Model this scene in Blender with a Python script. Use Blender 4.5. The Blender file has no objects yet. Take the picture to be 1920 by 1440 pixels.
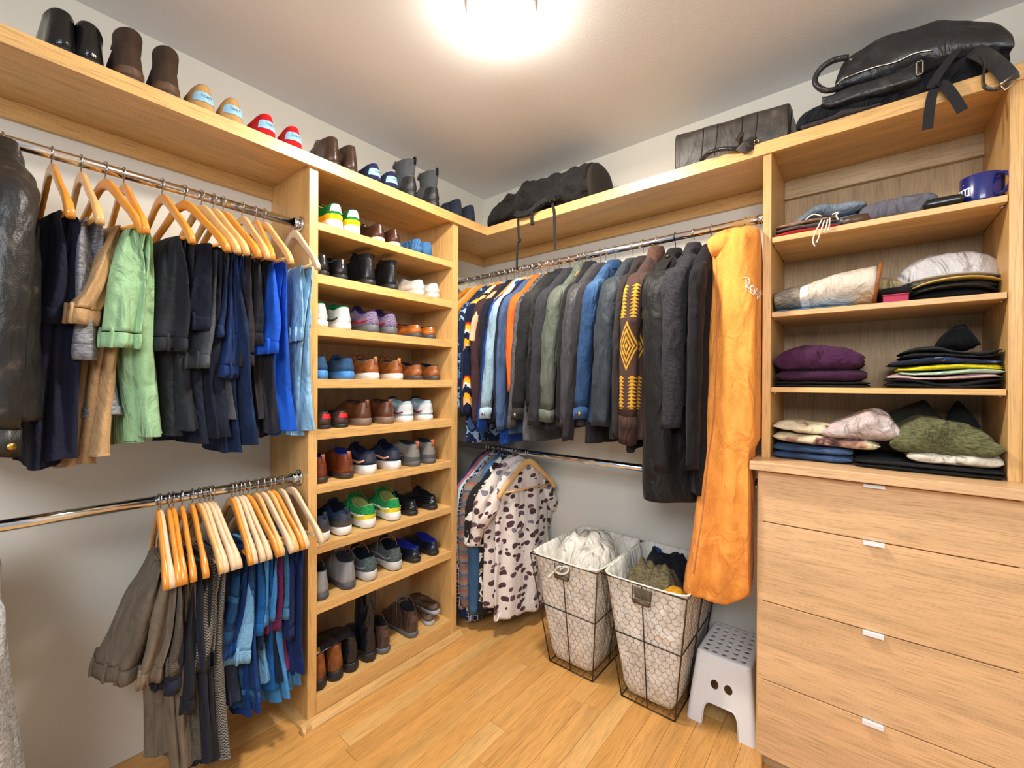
import bpy, bmesh, math, random
import numpy as np
from mathutils import Vector, Matrix, noise as mnoise
random.seed(7)
S = bpy.context.scene
COL = S.collection
PI = math.pi
LAMP = (1.13, -1.12); LAMP_E = 58; LAMP_W = 33; WORLD_S = .48; FILL_W = 50; EXPO = 0.0

# ---------------------------------------------------------------- camera
CAM = Vector((2.103, -2.238, 1.40))
F_PX = 803.35
_y, _p, _r = math.radians(39.346), math.radians(-0.0855), math.radians(0.2666)
_F = Vector((-math.sin(_y)*math.cos(_p), math.cos(_y)*math.cos(_p), math.sin(_p)))
_R0 = Vector((math.cos(_y), math.sin(_y), 0)); _U0 = _R0.cross(_F)
_R = _R0*math.cos(_r) + _U0*math.sin(_r); _U = _U0*math.cos(_r) - _R0*math.sin(_r)
cd = bpy.data.cameras.new('camera'); co = bpy.data.objects.new('camera', cd); COL.objects.link(co)
cd.sensor_width = 36; cd.sensor_fit = 'HORIZONTAL'; cd.lens = 36*F_PX/1920
cd.clip_start = 0.02
M = Matrix((_R, _U, -_F)).transposed().to_4x4(); M.translation = CAM
co.matrix_world = M; S.camera = co

# ---------------------------------------------------------------- world, light, exposure
W = bpy.data.worlds.new('world'); S.world = W; W.use_nodes = True
bg = W.node_tree.nodes['Background']; bg.inputs[0].default_value = (0.80, 0.90, 1.0, 1); bg.inputs[1].default_value = WORLD_S
def area(name, loc, rot, size, power, color, shape='DISK', sy=None):
    l = bpy.data.lights.new(name, 'AREA'); l.shape = shape; l.size = size
    if sy: l.size_y = sy
    l.energy = power; l.color = color
    o = bpy.data.objects.new(name, l); COL.objects.link(o); o.location = loc; o.rotation_euler = rot
    return o
area('fill_light', (2.35, -3.2, 2.3), (math.radians(52), 0, math.radians(8)), 1.3, FILL_W, (0.95, 0.97, 1.0), 'RECTANGLE', .8)  # added soft fill from behind the camera, not a fixture of the place
S.view_settings.view_transform = 'Standard'; S.view_settings.look = 'None'
S.view_settings.gamma = 1; S.view_settings.exposure = EXPO
S.view_settings.use_curve_mapping = False

def proj(p):
    d = Vector(p) - CAM; z = d.dot(_F)
    return 960 + F_PX*d.dot(_R)/z, 720 - F_PX*d.dot(_U)/z
def at(u, v, ax, val):
    'the point where the sight line through a pixel of the survey photo meets an axis-aligned plane of the room'
    d = _R*((u-960)/F_PX) - _U*((v-720)/F_PX) + _F
    i = 'xyz'.index(ax); t = (val - CAM[i])/d[i]
    return CAM + d*t
def z_of(x, y, v):
    v0 = proj((x, y, 1.0))[1]; v1 = proj((x, y, 2.0))[1]
    return 1.0 + (v-v0)/(v1-v0)

# ---------------------------------------------------------------- helpers
def lin(c):
    return tuple(((x/255.0)/12.92 if x/255.0 <= 0.04045 else ((x/255.0+0.055)/1.055)**2.4) for x in c[:3])
def tag(o, label=None, cat=None, group=None, kind=None):
    if label: o['label'] = label
    if cat: o['category'] = cat
    if group: o['group'] = group
    if kind: o['kind'] = kind
    return o
def thing(name, label, cat, loc=(0, 0, 0), rz=0.0, group=None, rot=None):
    o = bpy.data.objects.new(name, None); COL.objects.link(o); o.empty_display_size = 0.05
    o.location = loc; o.rotation_euler = rot if rot else (0, 0, rz)
    return tag(o, label, cat, group)
class MB:
    def __init__(s): s.v = []; s.f = []; s.sm = []; s.mi = []
    def add(s, vs, fs, smooth=False, mi=0):
        b = len(s.v); s.v += [tuple(q) for q in vs]
        s.f += [tuple(b+i for i in q) for q in fs]; s.sm += [smooth]*len(fs); s.mi += [mi]*len(fs)
        return s
    def box(s, x0, x1, y0, y1, z0, z1, c=0.0, mi=0):
        if c <= 0:
            vs = [(x, y, z) for x in (x0, x1) for y in (y0, y1) for z in (z0, z1)]
            return s.add(vs, [(0,1,3,2),(4,6,7,5),(0,4,5,1),(2,3,7,6),(0,2,6,4),(1,5,7,3)], False, mi)
        bm = bmesh.new(); bmesh.ops.create_cube(bm, size=1.0)
        for q in bm.verts:
            q.co = Vector(((x0+x1)/2+q.co.x*(x1-x0), (y0+y1)/2+q.co.y*(y1-y0), (z0+z1)/2+q.co.z*(z1-z0)))
        bmesh.ops.bevel(bm, geom=bm.edges[:], offset=c, segments=1, affect='EDGES')
        bm.verts.index_update()
        s.add([q.co[:] for q in bm.verts], [[w.index for w in f.verts] for f in bm.faces], False, mi); bm.free()
        return s
    def rings(s, R, closed=True, cap0=True, cap1=True, smooth=True, mi=0):
        n = len(R[0]); vs = [p for r in R for p in r]; fs = []
        for k in range(len(R)-1):
            for i in range(n if closed else n-1):
                j = (i+1) % n
                fs.append((k*n+i, k*n+j, (k+1)*n+j, (k+1)*n+i))
        if closed and cap0: fs.append(tuple(range(n))[::-1])
        if closed and cap1: fs.append(tuple((len(R)-1)*n+i for i in range(n)))
        return s.add(vs, fs, smooth, mi)
    def tube(s, pts, r, n=8, flat=1.0, up=None, cap=True, mi=0, smooth=True, ends=None):
        P = [Vector(p) for p in pts]; R = []; m = len(P)
        rr = r if isinstance(r, (list, tuple)) else [r]*m
        prev = None
        for k in range(m):
            t = (P[min(k+1, m-1)] - P[max(k-1, 0)]).normalized()
            if prev is None:
                a = Vector(up) if up else (Vector((0, 0, 1)) if abs(t.z) < .9 else Vector((1, 0, 0)))
            else: a = prev
            b = (a - t*a.dot(t))
            if b.length < 1e-6: b = Vector((1, 0, 0))
            b.normalize(); prev = b; c = t.cross(b)
            R.append([P[k] + (b*math.cos(2*PI*i/n)*flat + c*math.sin(2*PI*i/n))*rr[k] for i in range(n)])
        return s.rings(R, True, cap, cap, smooth, mi)
    def build(s, name, mat, parent=None, world=False):
        me = bpy.data.meshes.new(name)
        off = Vector((0, 0, 0))
        if world and parent is not None:
            off = parent.location.copy()
            if parent.parent: off += parent.parent.location
        vs = s.v if off.length == 0 else [(a-off.x, b-off.y, c-off.z) for a, b, c in s.v]
        me.from_pydata(vs, [], s.f); me.polygons.foreach_set('use_smooth', s.sm)
        mats = mat if isinstance(mat, (list, tuple)) else [mat]
        for m in mats: me.materials.append(m)
        if len(mats) > 1: me.polygons.foreach_set('material_index', s.mi)
        me.update()
        o = bpy.data.objects.new(name, me); COL.objects.link(o)
        if parent is not None: o.parent = parent
        return o
def copy_tree(o, parent=None):
    c = o.copy(); COL.objects.link(c)
    if parent is not None: c.parent = parent
    for ch in list(o.children): copy_tree(ch, c)
    return c

# ---------------------------------------------------------------- materials
MC = {}
def nt(name):
    m = bpy.data.materials.new(name); m.use_nodes = True
    t = m.node_tree; b = t.nodes['Principled BSDF']
    return m, t, b
def N(t, typ, **kw):
    n = t.nodes.new(typ)
    for k, v in kw.items():
        if k[0] == 'i': n.inputs[int(k[1:])].default_value = v
        else: setattr(n, k, v)
    return n
def ramp(t, stops, interp='LINEAR'):
    r = t.nodes.new('ShaderNodeValToRGB'); e = r.color_ramp; e.interpolation = interp
    while len(e.elements) > 1: e.elements.remove(e.elements[-1])
    e.elements[0].position = stops[0][0]; e.elements[0].color = (*stops[0][1], 1)
    for p, c in stops[1:]:
        q = e.elements.new(p); q.color = (*c, 1)
    return r
def sc3(c, k): return tuple(min(1, x*k) for x in c)
def oak(axis='x', tint=(226, 178, 116), rough=0.38, var=1.0):
    key = ('oak', axis, tint, rough, var)
    if key in MC: return MC[key]
    m, t, b = nt('oak_' + axis); L = t.links.new; c = lin(tint)
    tc = N(t, 'ShaderNodeTexCoord'); oi = N(t, 'ShaderNodeObjectInfo')
    add = N(t, 'ShaderNodeVectorMath', operation='MULTIPLY_ADD'); add.inputs[1].default_value = (1, 1, 1)
    rv = N(t, 'ShaderNodeVectorMath', operation='SCALE'); rv.inputs[0].default_value = (13.1, 7.7, 5.3); L(oi.outputs['Random'], rv.inputs['Scale'])
    L(tc.outputs['Object'], add.inputs[0]); L(rv.outputs[0], add.inputs[2])
    def mapped(a, c_):
        mp = N(t, 'ShaderNodeMapping'); s = {'x': (a, c_, c_), 'y': (c_, a, c_), 'z': (c_, c_, a)}[axis]
        mp.inputs['Scale'].default_value = s; L(add.outputs[0], mp.inputs[0]); return mp
    n1 = N(t, 'ShaderNodeTexNoise'); n1.inputs['Scale'].default_value = 1; n1.inputs['Detail'].default_value = 6; n1.inputs['Distortion'].default_value = 0.6
    L(mapped(1.3, 16).outputs[0], n1.inputs['Vector'])
    n2 = N(t, 'ShaderNodeTexNoise'); n2.inputs['Scale'].default_value = 1; n2.inputs['Detail'].default_value = 3
    L(mapped(12, 330).outputs[0], n2.inputs['Vector'])
    n3 = N(t, 'ShaderNodeTexNoise'); n3.inputs['Scale'].default_value = 1; n3.inputs['Detail'].default_value = 2
    L(mapped(0.8, 3.5).outputs[0], n3.inputs['Vector'])
    r1 = ramp(t, [(0.3, sc3(c, 1-.20*var)), (0.5, c), (0.72, sc3(c, 1+.12*var))]); L(n1.outputs[0], r1.inputs[0])
    r2 = ramp(t, [(0.33, (1-.30*var,)*3), (0.52, (1, 1, 1))]); L(n2.outputs[0], r2.inputs[0])
    r3 = ramp(t, [(0.3, (1-.10*var, 1-.13*var, 1-.18*var)), (0.7, (1.0, 1.0, 1.0))]); L(n3.outputs[0], r3.inputs[0])
    m1 = N(t, 'ShaderNodeMixRGB', blend_type='MULTIPLY'); m1.inputs[0].default_value = 1; L(r1.outputs[0], m1.inputs[1]); L(r2.outputs[0], m1.inputs[2])
    m2 = N(t, 'ShaderNodeMixRGB', blend_type='MULTIPLY'); m2.inputs[0].default_value = 1; L(m1.outputs[0], m2.inputs[1]); L(r3.outputs[0], m2.inputs[2])
    L(m2.outputs[0], b.inputs['Base Color']); b.inputs['Roughness'].default_value = rough
    bp = N(t, 'ShaderNodeBump'); bp.inputs['Strength'].default_value = 0.12; bp.inputs['Distance'].default_value = 0.001
    L(n2.outputs[0], bp.inputs['Height']); L(bp.outputs[0], b.inputs['Normal'])
    MC[key] = m; return m
def plain(name, color, rough=0.5, metal=0.0, spec=None, bump=0, bscale=200, emit=None, var=0.0, coat=0):
    key = (name, color, rough, metal, bump, bscale, emit, var, coat)
    if key in MC: return MC[key]
    m, t, b = nt(name); L = t.links.new; c = lin(color)
    b.inputs['Base Color'].default_value = (*c, 1); b.inputs['Roughness'].default_value = rough; b.inputs['Metallic'].default_value = metal
    if coat: b.inputs['Coat Weight'].default_value = coat
    if emit: b.inputs['Emission Color'].default_value = (*lin(color), 1); b.inputs['Emission Strength'].default_value = emit
    if bump or var:
        tc = N(t, 'ShaderNodeTexCoord'); n = N(t, 'ShaderNodeTexNoise'); n.inputs['Scale'].default_value = bscale; n.inputs['Detail'].default_value = 4
        L(tc.outputs['Object'], n.inputs['Vector'])
        if bump:
            bp = N(t, 'ShaderNodeBump'); bp.inputs['Strength'].default_value = bump; bp.inputs['Distance'].default_value = 0.002
            L(n.outputs[0], bp.inputs['Height']); L(bp.outputs[0], b.inputs['Normal'])
        if var:
            r = ramp(t, [(0.35, sc3(c, 1-var)), (0.65, sc3(c, 1+var))]); L(n.outputs[0], r.inputs[0]); L(r.outputs[0], b.inputs['Base Color'])
    MC[key] = m; return m
CHROME = plain('polished_chrome', (226, 228, 232), 0.12, 1.0)
STEEL = plain('steel_wire', (190, 188, 185), 0.25, 1.0)

def cloth(color, kind='plain', c2=None, c3=None, wr=1.0, rough=0.9, scale=1.0):
    key = ('cloth', color, kind, c2, c3, wr, rough, scale)
    if key in MC: return MC[key]
    m, t, b = nt('cloth_' + kind); L = t.links.new; c = lin(color)
    if max(color) < 90 and kind != 'leather': c = sc3(c, .72)
    d2 = lin(c2) if c2 else sc3(c, .5); d3 = lin(c3) if c3 else sc3(c, 1.6)
    tc = N(t, 'ShaderNodeTexCoord'); oc = tc.outputs['Object']
    def tex(kindn, s, vec=None, **kw):
        n = N(t, kindn)
        n.inputs['Scale'].default_value = s
        for k, v in kw.items(): n.inputs[k].default_value = v
        L(vec or oc, n.inputs['Vector']); return n
    def mp(x, y, z, rot=(0, 0, 0)):
        q = N(t, 'ShaderNodeMapping'); q.inputs['Scale'].default_value = (x, y, z); q.inputs['Rotation'].default_value = rot
        L(oc, q.inputs[0]); return q.outputs[0]
    def mix(fac, a, b_, bt='MIX'):
        q = N(t, 'ShaderNodeMixRGB', blend_type=bt)
        if isinstance(fac, (int, float)): q.inputs[0].default_value = fac
        else: L(fac, q.inputs[0])
        for i, x in ((1, a), (2, b_)):
            if isinstance(x, tuple): q.inputs[i].default_value = (*x, 1)
            else: L(x, q.inputs[i])
        return q.outputs[0]
    def step(val, lo, hi):
        r = ramp(t, [(lo, (0, 0, 0)), (hi, (1, 1, 1))]); L(val, r.inputs[0]); return r.outputs[0]
    base = None
    fine = tex('ShaderNodeTexNoise', 420, Detail=2.0)
    if kind == 'plain':
        n = tex('ShaderNodeTexNoise', 30, mp(1, 1, .35), Detail=4.0); r = ramp(t, [(0.3, sc3(c, .8)), (0.7, sc3(c, 1.15))]); L(n.outputs[0], r.inputs[0]); base = r.outputs[0]
    elif kind == 'denim':
        n = tex('ShaderNodeTexNoise', 9, mp(1, 1, .4), Detail=5.0); r = ramp(t, [(0.33, sc3(c, .72)), (0.5, c), (0.72, d3)]); L(n.outputs[0], r.inputs[0])
        w = tex('ShaderNodeTexNoise', 420, mp(1, 1, .3), Detail=2.0); r2 = ramp(t, [(0.35, (.74, .74, .76)), (0.6, (1.08, 1.08, 1.08))]); L(w.outputs[0], r2.inputs[0])
        base = mix(1.0, r.outputs[0], r2.outputs[0], 'MULTIPLY')
    elif kind == 'heather':
        w = tex('ShaderNodeTexNoise', 190, mp(.35, .35, 1.6), Detail=3.0); r = ramp(t, [(0.36, sc3(c, .55)), (0.62, sc3(c, 1.3))]); L(w.outputs[0], r.inputs[0]); base = r.outputs[0]
    elif kind == 'leather':
        n = tex('ShaderNodeTexNoise', 22, Detail=6.0); r = ramp(t, [(0.35, sc3(c, .6)), (0.62, c), (0.8, d3)]); L(n.outputs[0], r.inputs[0]); base = r.outputs[0]
    elif kind == 'check':
        k = tex('ShaderNodeTexChecker', 150*scale); k.inputs['Color1'].default_value = (*c, 1); k.inputs['Color2'].default_value = (*d2, 1); base = k.outputs[0]
    elif kind == 'plaid':
        def bands(v, s, w_):
            q = N(t, 'ShaderNodeSeparateXYZ'); L(oc, q.inputs[0]); p = N(t, 'ShaderNodeMath', operation='MULTIPLY'); p.inputs[1].default_value = s; L(q.outputs[v], p.inputs[0])
            f = N(t, 'ShaderNodeMath', operation='FRACT'); L(p.outputs[0], f.inputs[0]); g = N(t, 'ShaderNodeMath', operation='LESS_THAN'); g.inputs[1].default_value = w_; L(f.outputs[0], g.inputs[0]); return g.outputs[0]
        base = mix(bands(2, 22*scale, .3), c, d2); base = mix(bands(0, 22*scale, .3), base, d2, 'MIX')
        base = mix(bands(2, 11*scale, .1), base, d3); base = mix(bands(0, 11*scale, .1), base, d3)
    elif kind == 'hbone':
        w = tex('ShaderNodeTexWave', 55, mp(1, .3, 1, (0, .7, 0)), Distortion=1.0); r = ramp(t, [(0.35, c), (0.6, d2)]); L(w.outputs[0], r.inputs[0]); base = r.outputs[0]
    elif kind == 'ribs':
        w = tex('ShaderNodeTexWave', 60*scale, mp(1, 1, 0.0)); r = ramp(t, [(0.2, sc3(c, .5)), (0.8, c)]); L(w.outputs[0], r.inputs[0]); base = r.outputs[0]
    elif kind == 'floral':   # leafy strokes over a dark ground
        n = tex('ShaderNodeTexNoise', 9*scale, Detail=1.5, Distortion=2.2)
        n2 = tex('ShaderNodeTexNoise', 7*scale, mp(1, 1.3, .8, (0, .6, 0)), Detail=1.0, Distortion=1.6)
        base = mix(step(n.outputs[0], .57, .575), c, d2); base = mix(step(n2.outputs[0], .60, .605), base, d3)
    elif kind == 'shells':
        wn = tex('ShaderNodeTexNoise', 26*scale, Detail=1.0); dsp = N(t, 'ShaderNodeVectorMath', operation='MULTIPLY_ADD'); dsp.inputs[1].default_value = (.045, .045, .045)
        L(wn.outputs['Color'], dsp.inputs[0]); L(mp(1, 1, 1.5, (.3, .2, 0)), dsp.inputs[2])
        v = tex('ShaderNodeTexVoronoi', 27*scale, dsp.outputs[0], Randomness=.9)
        s_ = step(v.outputs['Distance'], .385, .40)
        rc = ramp(t, [(0.0, d2), (.35, sc3(d2, 1.9)), (.5, d3), (.62, d2), (.8, sc3(d2, 1.5))], 'CONSTANT'); L(v.outputs['Color'], rc.inputs[0])
        fr = N(t, 'ShaderNodeMath', operation='MULTIPLY'); fr.inputs[1].default_value = 9; L(v.outputs['Distance'], fr.inputs[0]); ff = N(t, 'ShaderNodeMath', operation='FRACT'); L(fr.outputs[0], ff.inputs[0])
        rr = ramp(t, [(0.25, (.55, .52, .52)), (.6, (1.15, 1.1, 1.1))]); L(ff.outputs[0], rr.inputs[0])
        base = mix(s_, mix(1.0, rc.outputs[0], rr.outputs[0], 'MULTIPLY'), c)
    elif kind == 'net':
        v = tex('ShaderNodeTexVoronoi', 42*scale, mp(1, 1, 1), Randomness=.25); v.feature = 'DISTANCE_TO_EDGE'
        base = mix(step(v.outputs['Distance'], .07, .09), d2, c)
        v2 = tex('ShaderNodeTexVoronoi', 20*scale, Randomness=.9); base = mix(step(v2.outputs['Distance'], .13, .15), d3, base)
    elif kind in ('aztec', 'bands', 'diamond'):
        q = N(t, 'ShaderNodeSeparateXYZ'); L(oc, q.inputs[0])
        def ma(op, a, b_=None):
            n = N(t, 'ShaderNodeMath', operation=op)
            for i, x in enumerate((a, b_)):
                if x is None: continue
                if isinstance(x, (int, float)): n.inputs[i].default_value = x
                else: L(x, n.inputs[i])
            return n.outputs[0]
        ax = ma('ADD', q.outputs[0], q.outputs[1]) if kind != 'diamond' else ma('ADD', q.outputs[0], ma('MULTIPLY', q.outputs[1], .8))
        st = ma('SNAP', ax, .006); zz = ma('SNAP', q.outputs[2], .006)
        pp = ma('PINGPONG', st, .045 if kind != 'bands' else .02)
        amp = {'aztec': 1.3, 'bands': .5, 'diamond': 1.4}[kind]
        val = ma('FRACT', ma('MULTIPLY', ma('ADD', zz if kind != 'diamond' else ma('PINGPONG', zz, .09), ma('MULTIPLY', pp, amp)), {'aztec': 3.6, 'bands': 7.5, 'diamond': 5.5}[kind]))
        if kind == 'aztec': stops = [(0, (10, 20, 50)), (.36, (222, 176, 120)), (.44, (244, 170, 15)), (.52, (10, 20, 50)), (.66, (236, 232, 222)), (.72, (244, 170, 15)), (.8, (210, 45, 20)), (.84, (10, 20, 50))]
        elif kind == 'bands': stops = [(0, (128, 116, 108)), (.2, (150, 90, 74)), (.3, (120, 112, 108)), (.42, (74, 82, 104)), (.5, (140, 128, 116)), (.68, (172, 92, 66)), (.76, (112, 104, 100)), (.9, (90, 98, 118))]
        else: stops = [(0, color), (.62, c2), (.68, color), (.74, c2), (.80, color), (.88, c2), (.93, color)]
        r = ramp(t, [(p, lin(x)) for p, x in stops], 'CONSTANT'); L(val, r.inputs[0]); base = r.outputs[0]
        if kind == 'diamond':
            yb = ma('ABSOLUTE', ma('ADD', q.outputs[1], ma('MULTIPLY', ma('ADD', q.outputs[2], .2), -.03))); z0 = ma('SNAP', q.outputs[2], .005)
            dv = ma('ADD', ma('DIVIDE', yb, .040), ma('DIVIDE', ma('ABSOLUTE', ma('ADD', z0, .50)), .105))
            dm = ma('MULTIPLY', ma('LESS_THAN', dv, 1.0), ma('LESS_THAN', ma('FRACT', ma('MULTIPLY', dv, 3.6)), .55))
            arm = ma('ABSOLUTE', ma('SUBTRACT', yb, .022)); fz = ma('FRACT', ma('MULTIPLY', q.outputs[2], 68)); 
            ar = ma('LESS_THAN', arm, ma('MULTIPLY', ma('SUBTRACT', 1.0, fz), .016))
            inz = ma('LESS_THAN', ma('ABSOLUTE', ma('SUBTRACT', ma('ABSOLUTE', ma('ADD', q.outputs[2], .50)), .19)), .07)
            base = mix(ma('MAXIMUM', dm, ma('MULTIPLY', ar, inz)), c, lin(c2))
    elif kind == 'tiedye':
        n = tex('ShaderNodeTexNoise', 7, Detail=3.0, Distortion=.8); r = ramp(t, [(0.42, c), (0.55, c), (.58, d3), (.63, d2), (.7, d3), (.74, c)]); L(n.outputs[0], r.inputs[0]); base = r.outputs[0]
    rf = ramp(t, [(0.3, (.82, .82, .82)), (0.7, (1.12, 1.12, 1.12))]); L(fine.outputs[0], rf.inputs[0])
    base = mix(1.0 if kind not in ('leather',) else .25, base, rf.outputs[0], 'MULTIPLY')
    L(base, b.inputs['Base Color']); b.inputs['Roughness'].default_value = rough
    if kind == 'leather': b.inputs['Specular IOR Level'].default_value = .5
    else:
        b.inputs['Specular IOR Level'].default_value = .25
        b.inputs['Sheen Weight'].default_value = .03; b.inputs['Sheen Roughness'].default_value = .5
    w1 = tex('ShaderNodeTexNoise', 7, mp(1.6, 1.6, .75), Detail=3.5, Distortion=.9)
    bp1 = N(t, 'ShaderNodeBump'); bp1.inputs['Strength'].default_value = min(1, .75*wr); bp1.inputs['Distance'].default_value = .038*wr; L(w1.outputs[0], bp1.inputs['Height'])
    if kind == 'leather':
        vv = tex('ShaderNodeTexVoronoi', 330); src = vv.outputs['Distance']; st_ = .22
    else: src = fine.outputs[0]; st_ = .25
    bp2 = N(t, 'ShaderNodeBump'); bp2.inputs['Strength'].default_value = st_; bp2.inputs['Distance'].default_value = .0015
    L(src, bp2.inputs['Height']); L(bp1.outputs[0], bp2.inputs['Normal']); L(bp2.outputs[0], b.inputs['Normal'])
    MC[key] = m; return m

OAK_F = (228, 182, 116); OAK_B = (196, 160, 112); OAK_D = (228, 188, 142); OAK_B2 = (206, 178, 136)
# ================================================================ the room
CEIL = 2.711; XR = 2.62; YF = -3.4
def wall_mat(c, bump=.05): return plain('painted_plaster', c, 0.85, bump=bump, bscale=90)
WALLM = wall_mat((232, 228, 216)); CEILM = wall_mat((238, 240, 243), .25)
def struct(mb, name, m): return tag(mb.build(name, m), kind='structure')
struct(MB().box(-.12, 0, YF, .12, 0, CEIL), 'wall_left', WALLM)
struct(MB().box(0, XR+.12, 0, .12, 0, CEIL), 'wall_back', WALLM)
struct(MB().box(XR, XR+.12, -1.25, 0, 0, CEIL), 'wall_right', WALLM)
struct(MB().box(-.12, XR+.9, YF, .12, CEIL, CEIL+.1), 'ceiling', CEILM)
# plank floor: a sub-floor and strip planks running away from the door
fl = struct(MB().box(-.12, XR+.9, YF, .12, -.04, -.012), 'floor', plain('sub_floor', (96, 62, 30), .8))
FLOOR_TINTS = [(226, 170, 98), (228, 173, 102), (222, 165, 93), (234, 184, 116), (224, 167, 96)]
rnd = random.Random(3)
pw = .083; i = 0; x = 0.0; meshes = {}
while x < XR+.88:
    y = YF - rnd.random()*.8
    while y < 0:
        L_ = rnd.choice((1.0, 1.4, 1.8, 2.2)); y1 = min(y+L_, 0)
        a0 = max(y, YF)
        if y1 - a0 > .02:
            tint = rnd.choice(FLOOR_TINTS)
            kk = (round(y1-a0, 3), tint)
            if kk not in meshes:
                o = MB().box(.0004, pw-.0004, .0005, (y1-a0)-.0005, -.012, 0, .0012).build('plank', oak('y', tint, .30, .9), fl)
                meshes[kk] = o.data
            else:
                o = bpy.data.objects.new('plank', meshes[kk]); COL.objects.link(o); o.parent = fl
            o.location = (x, a0, 0)
        y = y1
        if y >= 0: break
    x += pw
# ceiling light (its glow washes the ceiling in the middle of the frame)
cl = thing('ceiling_light', 'round white flush ceiling light glowing in the middle of the ceiling', 'ceiling light', (LAMP[0], LAMP[1], CEIL))
m = MB(); m.rings([[(r*math.cos(2*PI*i/40), r*math.sin(2*PI*i/40), z) for i in range(40)] for r, z in ((.119, 0), (.119, -.026), (.110, -.032))]); m.build('base_plate', plain('white_enamel', (235, 235, 232), .4), cl)
m = MB(); m.rings([[(r*math.cos(2*PI*i/40), r*math.sin(2*PI*i/40), z) for i in range(40)] for r, z in ((.1165, -.026), (.114, -.05), (.1, -.075), (.07, -.092), (.035, -.1), (.005, -.102))]); m.build('diffuser', plain('lit_diffuser', (255, 244, 226), .4, emit=LAMP_E), cl)

area('ceiling_light_beam', (LAMP[0], LAMP[1], CEIL-.11), (0, 0, 0), .2, LAMP_W, (1.0, .93, .83))
# ---- built-in shelving
SX = .3866; SY = -.3795; ZB = 2.272; ZT = 2.319; ZU = 2.286; FT = .019
ts = thing('top_shelf', 'long L-shaped oak top shelf with deep front edge above the rods', 'shelf', (0, 0, ZU))
MB().box(0, SX-FT, -3.2, SY+FT, ZU, ZT-.002).build('board', oak('y', OAK_F), ts, True)
MB().box(0, XR, SY+FT, 0, ZU, ZT-.002).build('board', oak('x', OAK_F), ts, True)
# front edging, mitred at the inner corner
m = MB(); e = [(SX, -3.2), (SX, SY), (XR, SY)]; f_ = [(SX-FT, -3.2), (SX-FT, SY+FT), (XR, SY+FT)]
for k, ax in ((0, 'y'), (1, 'x')):
    m = MB(); q = [e[k], e[k+1], f_[k+1], f_[k]]
    m.add([(a, b, ZB) for a, b in q] + [(a, b, ZT) for a, b in q], [(3, 2, 1, 0), (4, 5, 6, 7), (0, 1, 5, 4), (1, 2, 6, 5), (2, 3, 7, 6), (3, 0, 4, 7)])
    m.build('front_edge', oak(ax, OAK_F), ts, True)
CZ = 2.228
MB().box(0, .02, -3.2, -1.42, CZ, ZU, .001).build('cleat', oak('y', OAK_F), ts, True)
MB().box(0, .02, -.598, 0, CZ, ZU, .001).build('cleat', oak('y', OAK_F), ts, True)
MB().box(.02, 1.805, -.02, 0, CZ, ZU, .001).build('cleat', oak('x', OAK_F), ts, True)
MB().box(1.833, 2.427, -.035, -.012, CZ-.02, ZU, .001).build('cleat', oak('x', OAK_B2), ts, True)

# shoe cabinet
XP = .3700
sc = thing('shoe_cabinet', 'tall oak shoe cabinet with eight shelves full of shoes, in the left corner', 'cabinet', (0, -1.01, 0))
oz = oak('z', OAK_F); oy = oak('y', OAK_F)
MB().box(0, XP, -1.42, -1.383, 0, ZU, .001).build('side_panel', oz, sc, True)
MB().box(0, XP, -.6364, -.598, 0, ZU, .001).build('side_panel', oz, sc, True)
MB().box(0, .012, -1.383, -.6364, .0, ZU).build('back_panel', oak('z', OAK_B2, .5), sc, True)
SHZ = [(2.061, 2.029), (1.848, 1.810), (1.6315, 1.594), (1.4145, 1.3765), (1.2028, 1.1626), (.9746, .9394), (.7266, .6904), (.4813, .4419)]
for zt, zb in SHZ:
    MB().box(.012, XP-.004, -1.3825, -.6369, zb, zt, .0012).build('shelf', oy, sc, True)
MB().box(.012, XP-.004, -1.3825, -.6369, .088, .1058, .0012).build('shelf', oy, sc, True)
MB().box(XP-.024, XP-.004, -1.3825, -.6369, 0, .088, .001).build('toe_board', oy, sc, True)
m = MB(); q = [(XP, 0), (XP+.036, 0), (XP+.034, .012), (XP+.018, .026), (XP, .031)]
m.rings([[(a, y_, z) for a, z in q] for y_ in (-1.45, -.575)], smooth=False); m.build('shoe_moulding', oy, sc, True)
m = MB(); q = [(-1.42, 0), (-1.445, 0), (-1.443, .012), (-1.432, .026), (-1.42, .031)]
m.rings([[(x_, a, z) for a, z in q] for x_ in (0, XP+.034)], smooth=False); m.build('shoe_moulding', oak('x', OAK_F), sc, True)
# baseboards
bb = plain('white_trim_paint', (226, 224, 216), .45)
struct(MB().box(.0, .014, -.597, 0, 0, .09, .003), 'baseboard_corner', bb)
struct(MB().box(.014, 1.804, -.014, 0, 0, .09, .003), 'baseboard_back', bb)

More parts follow.
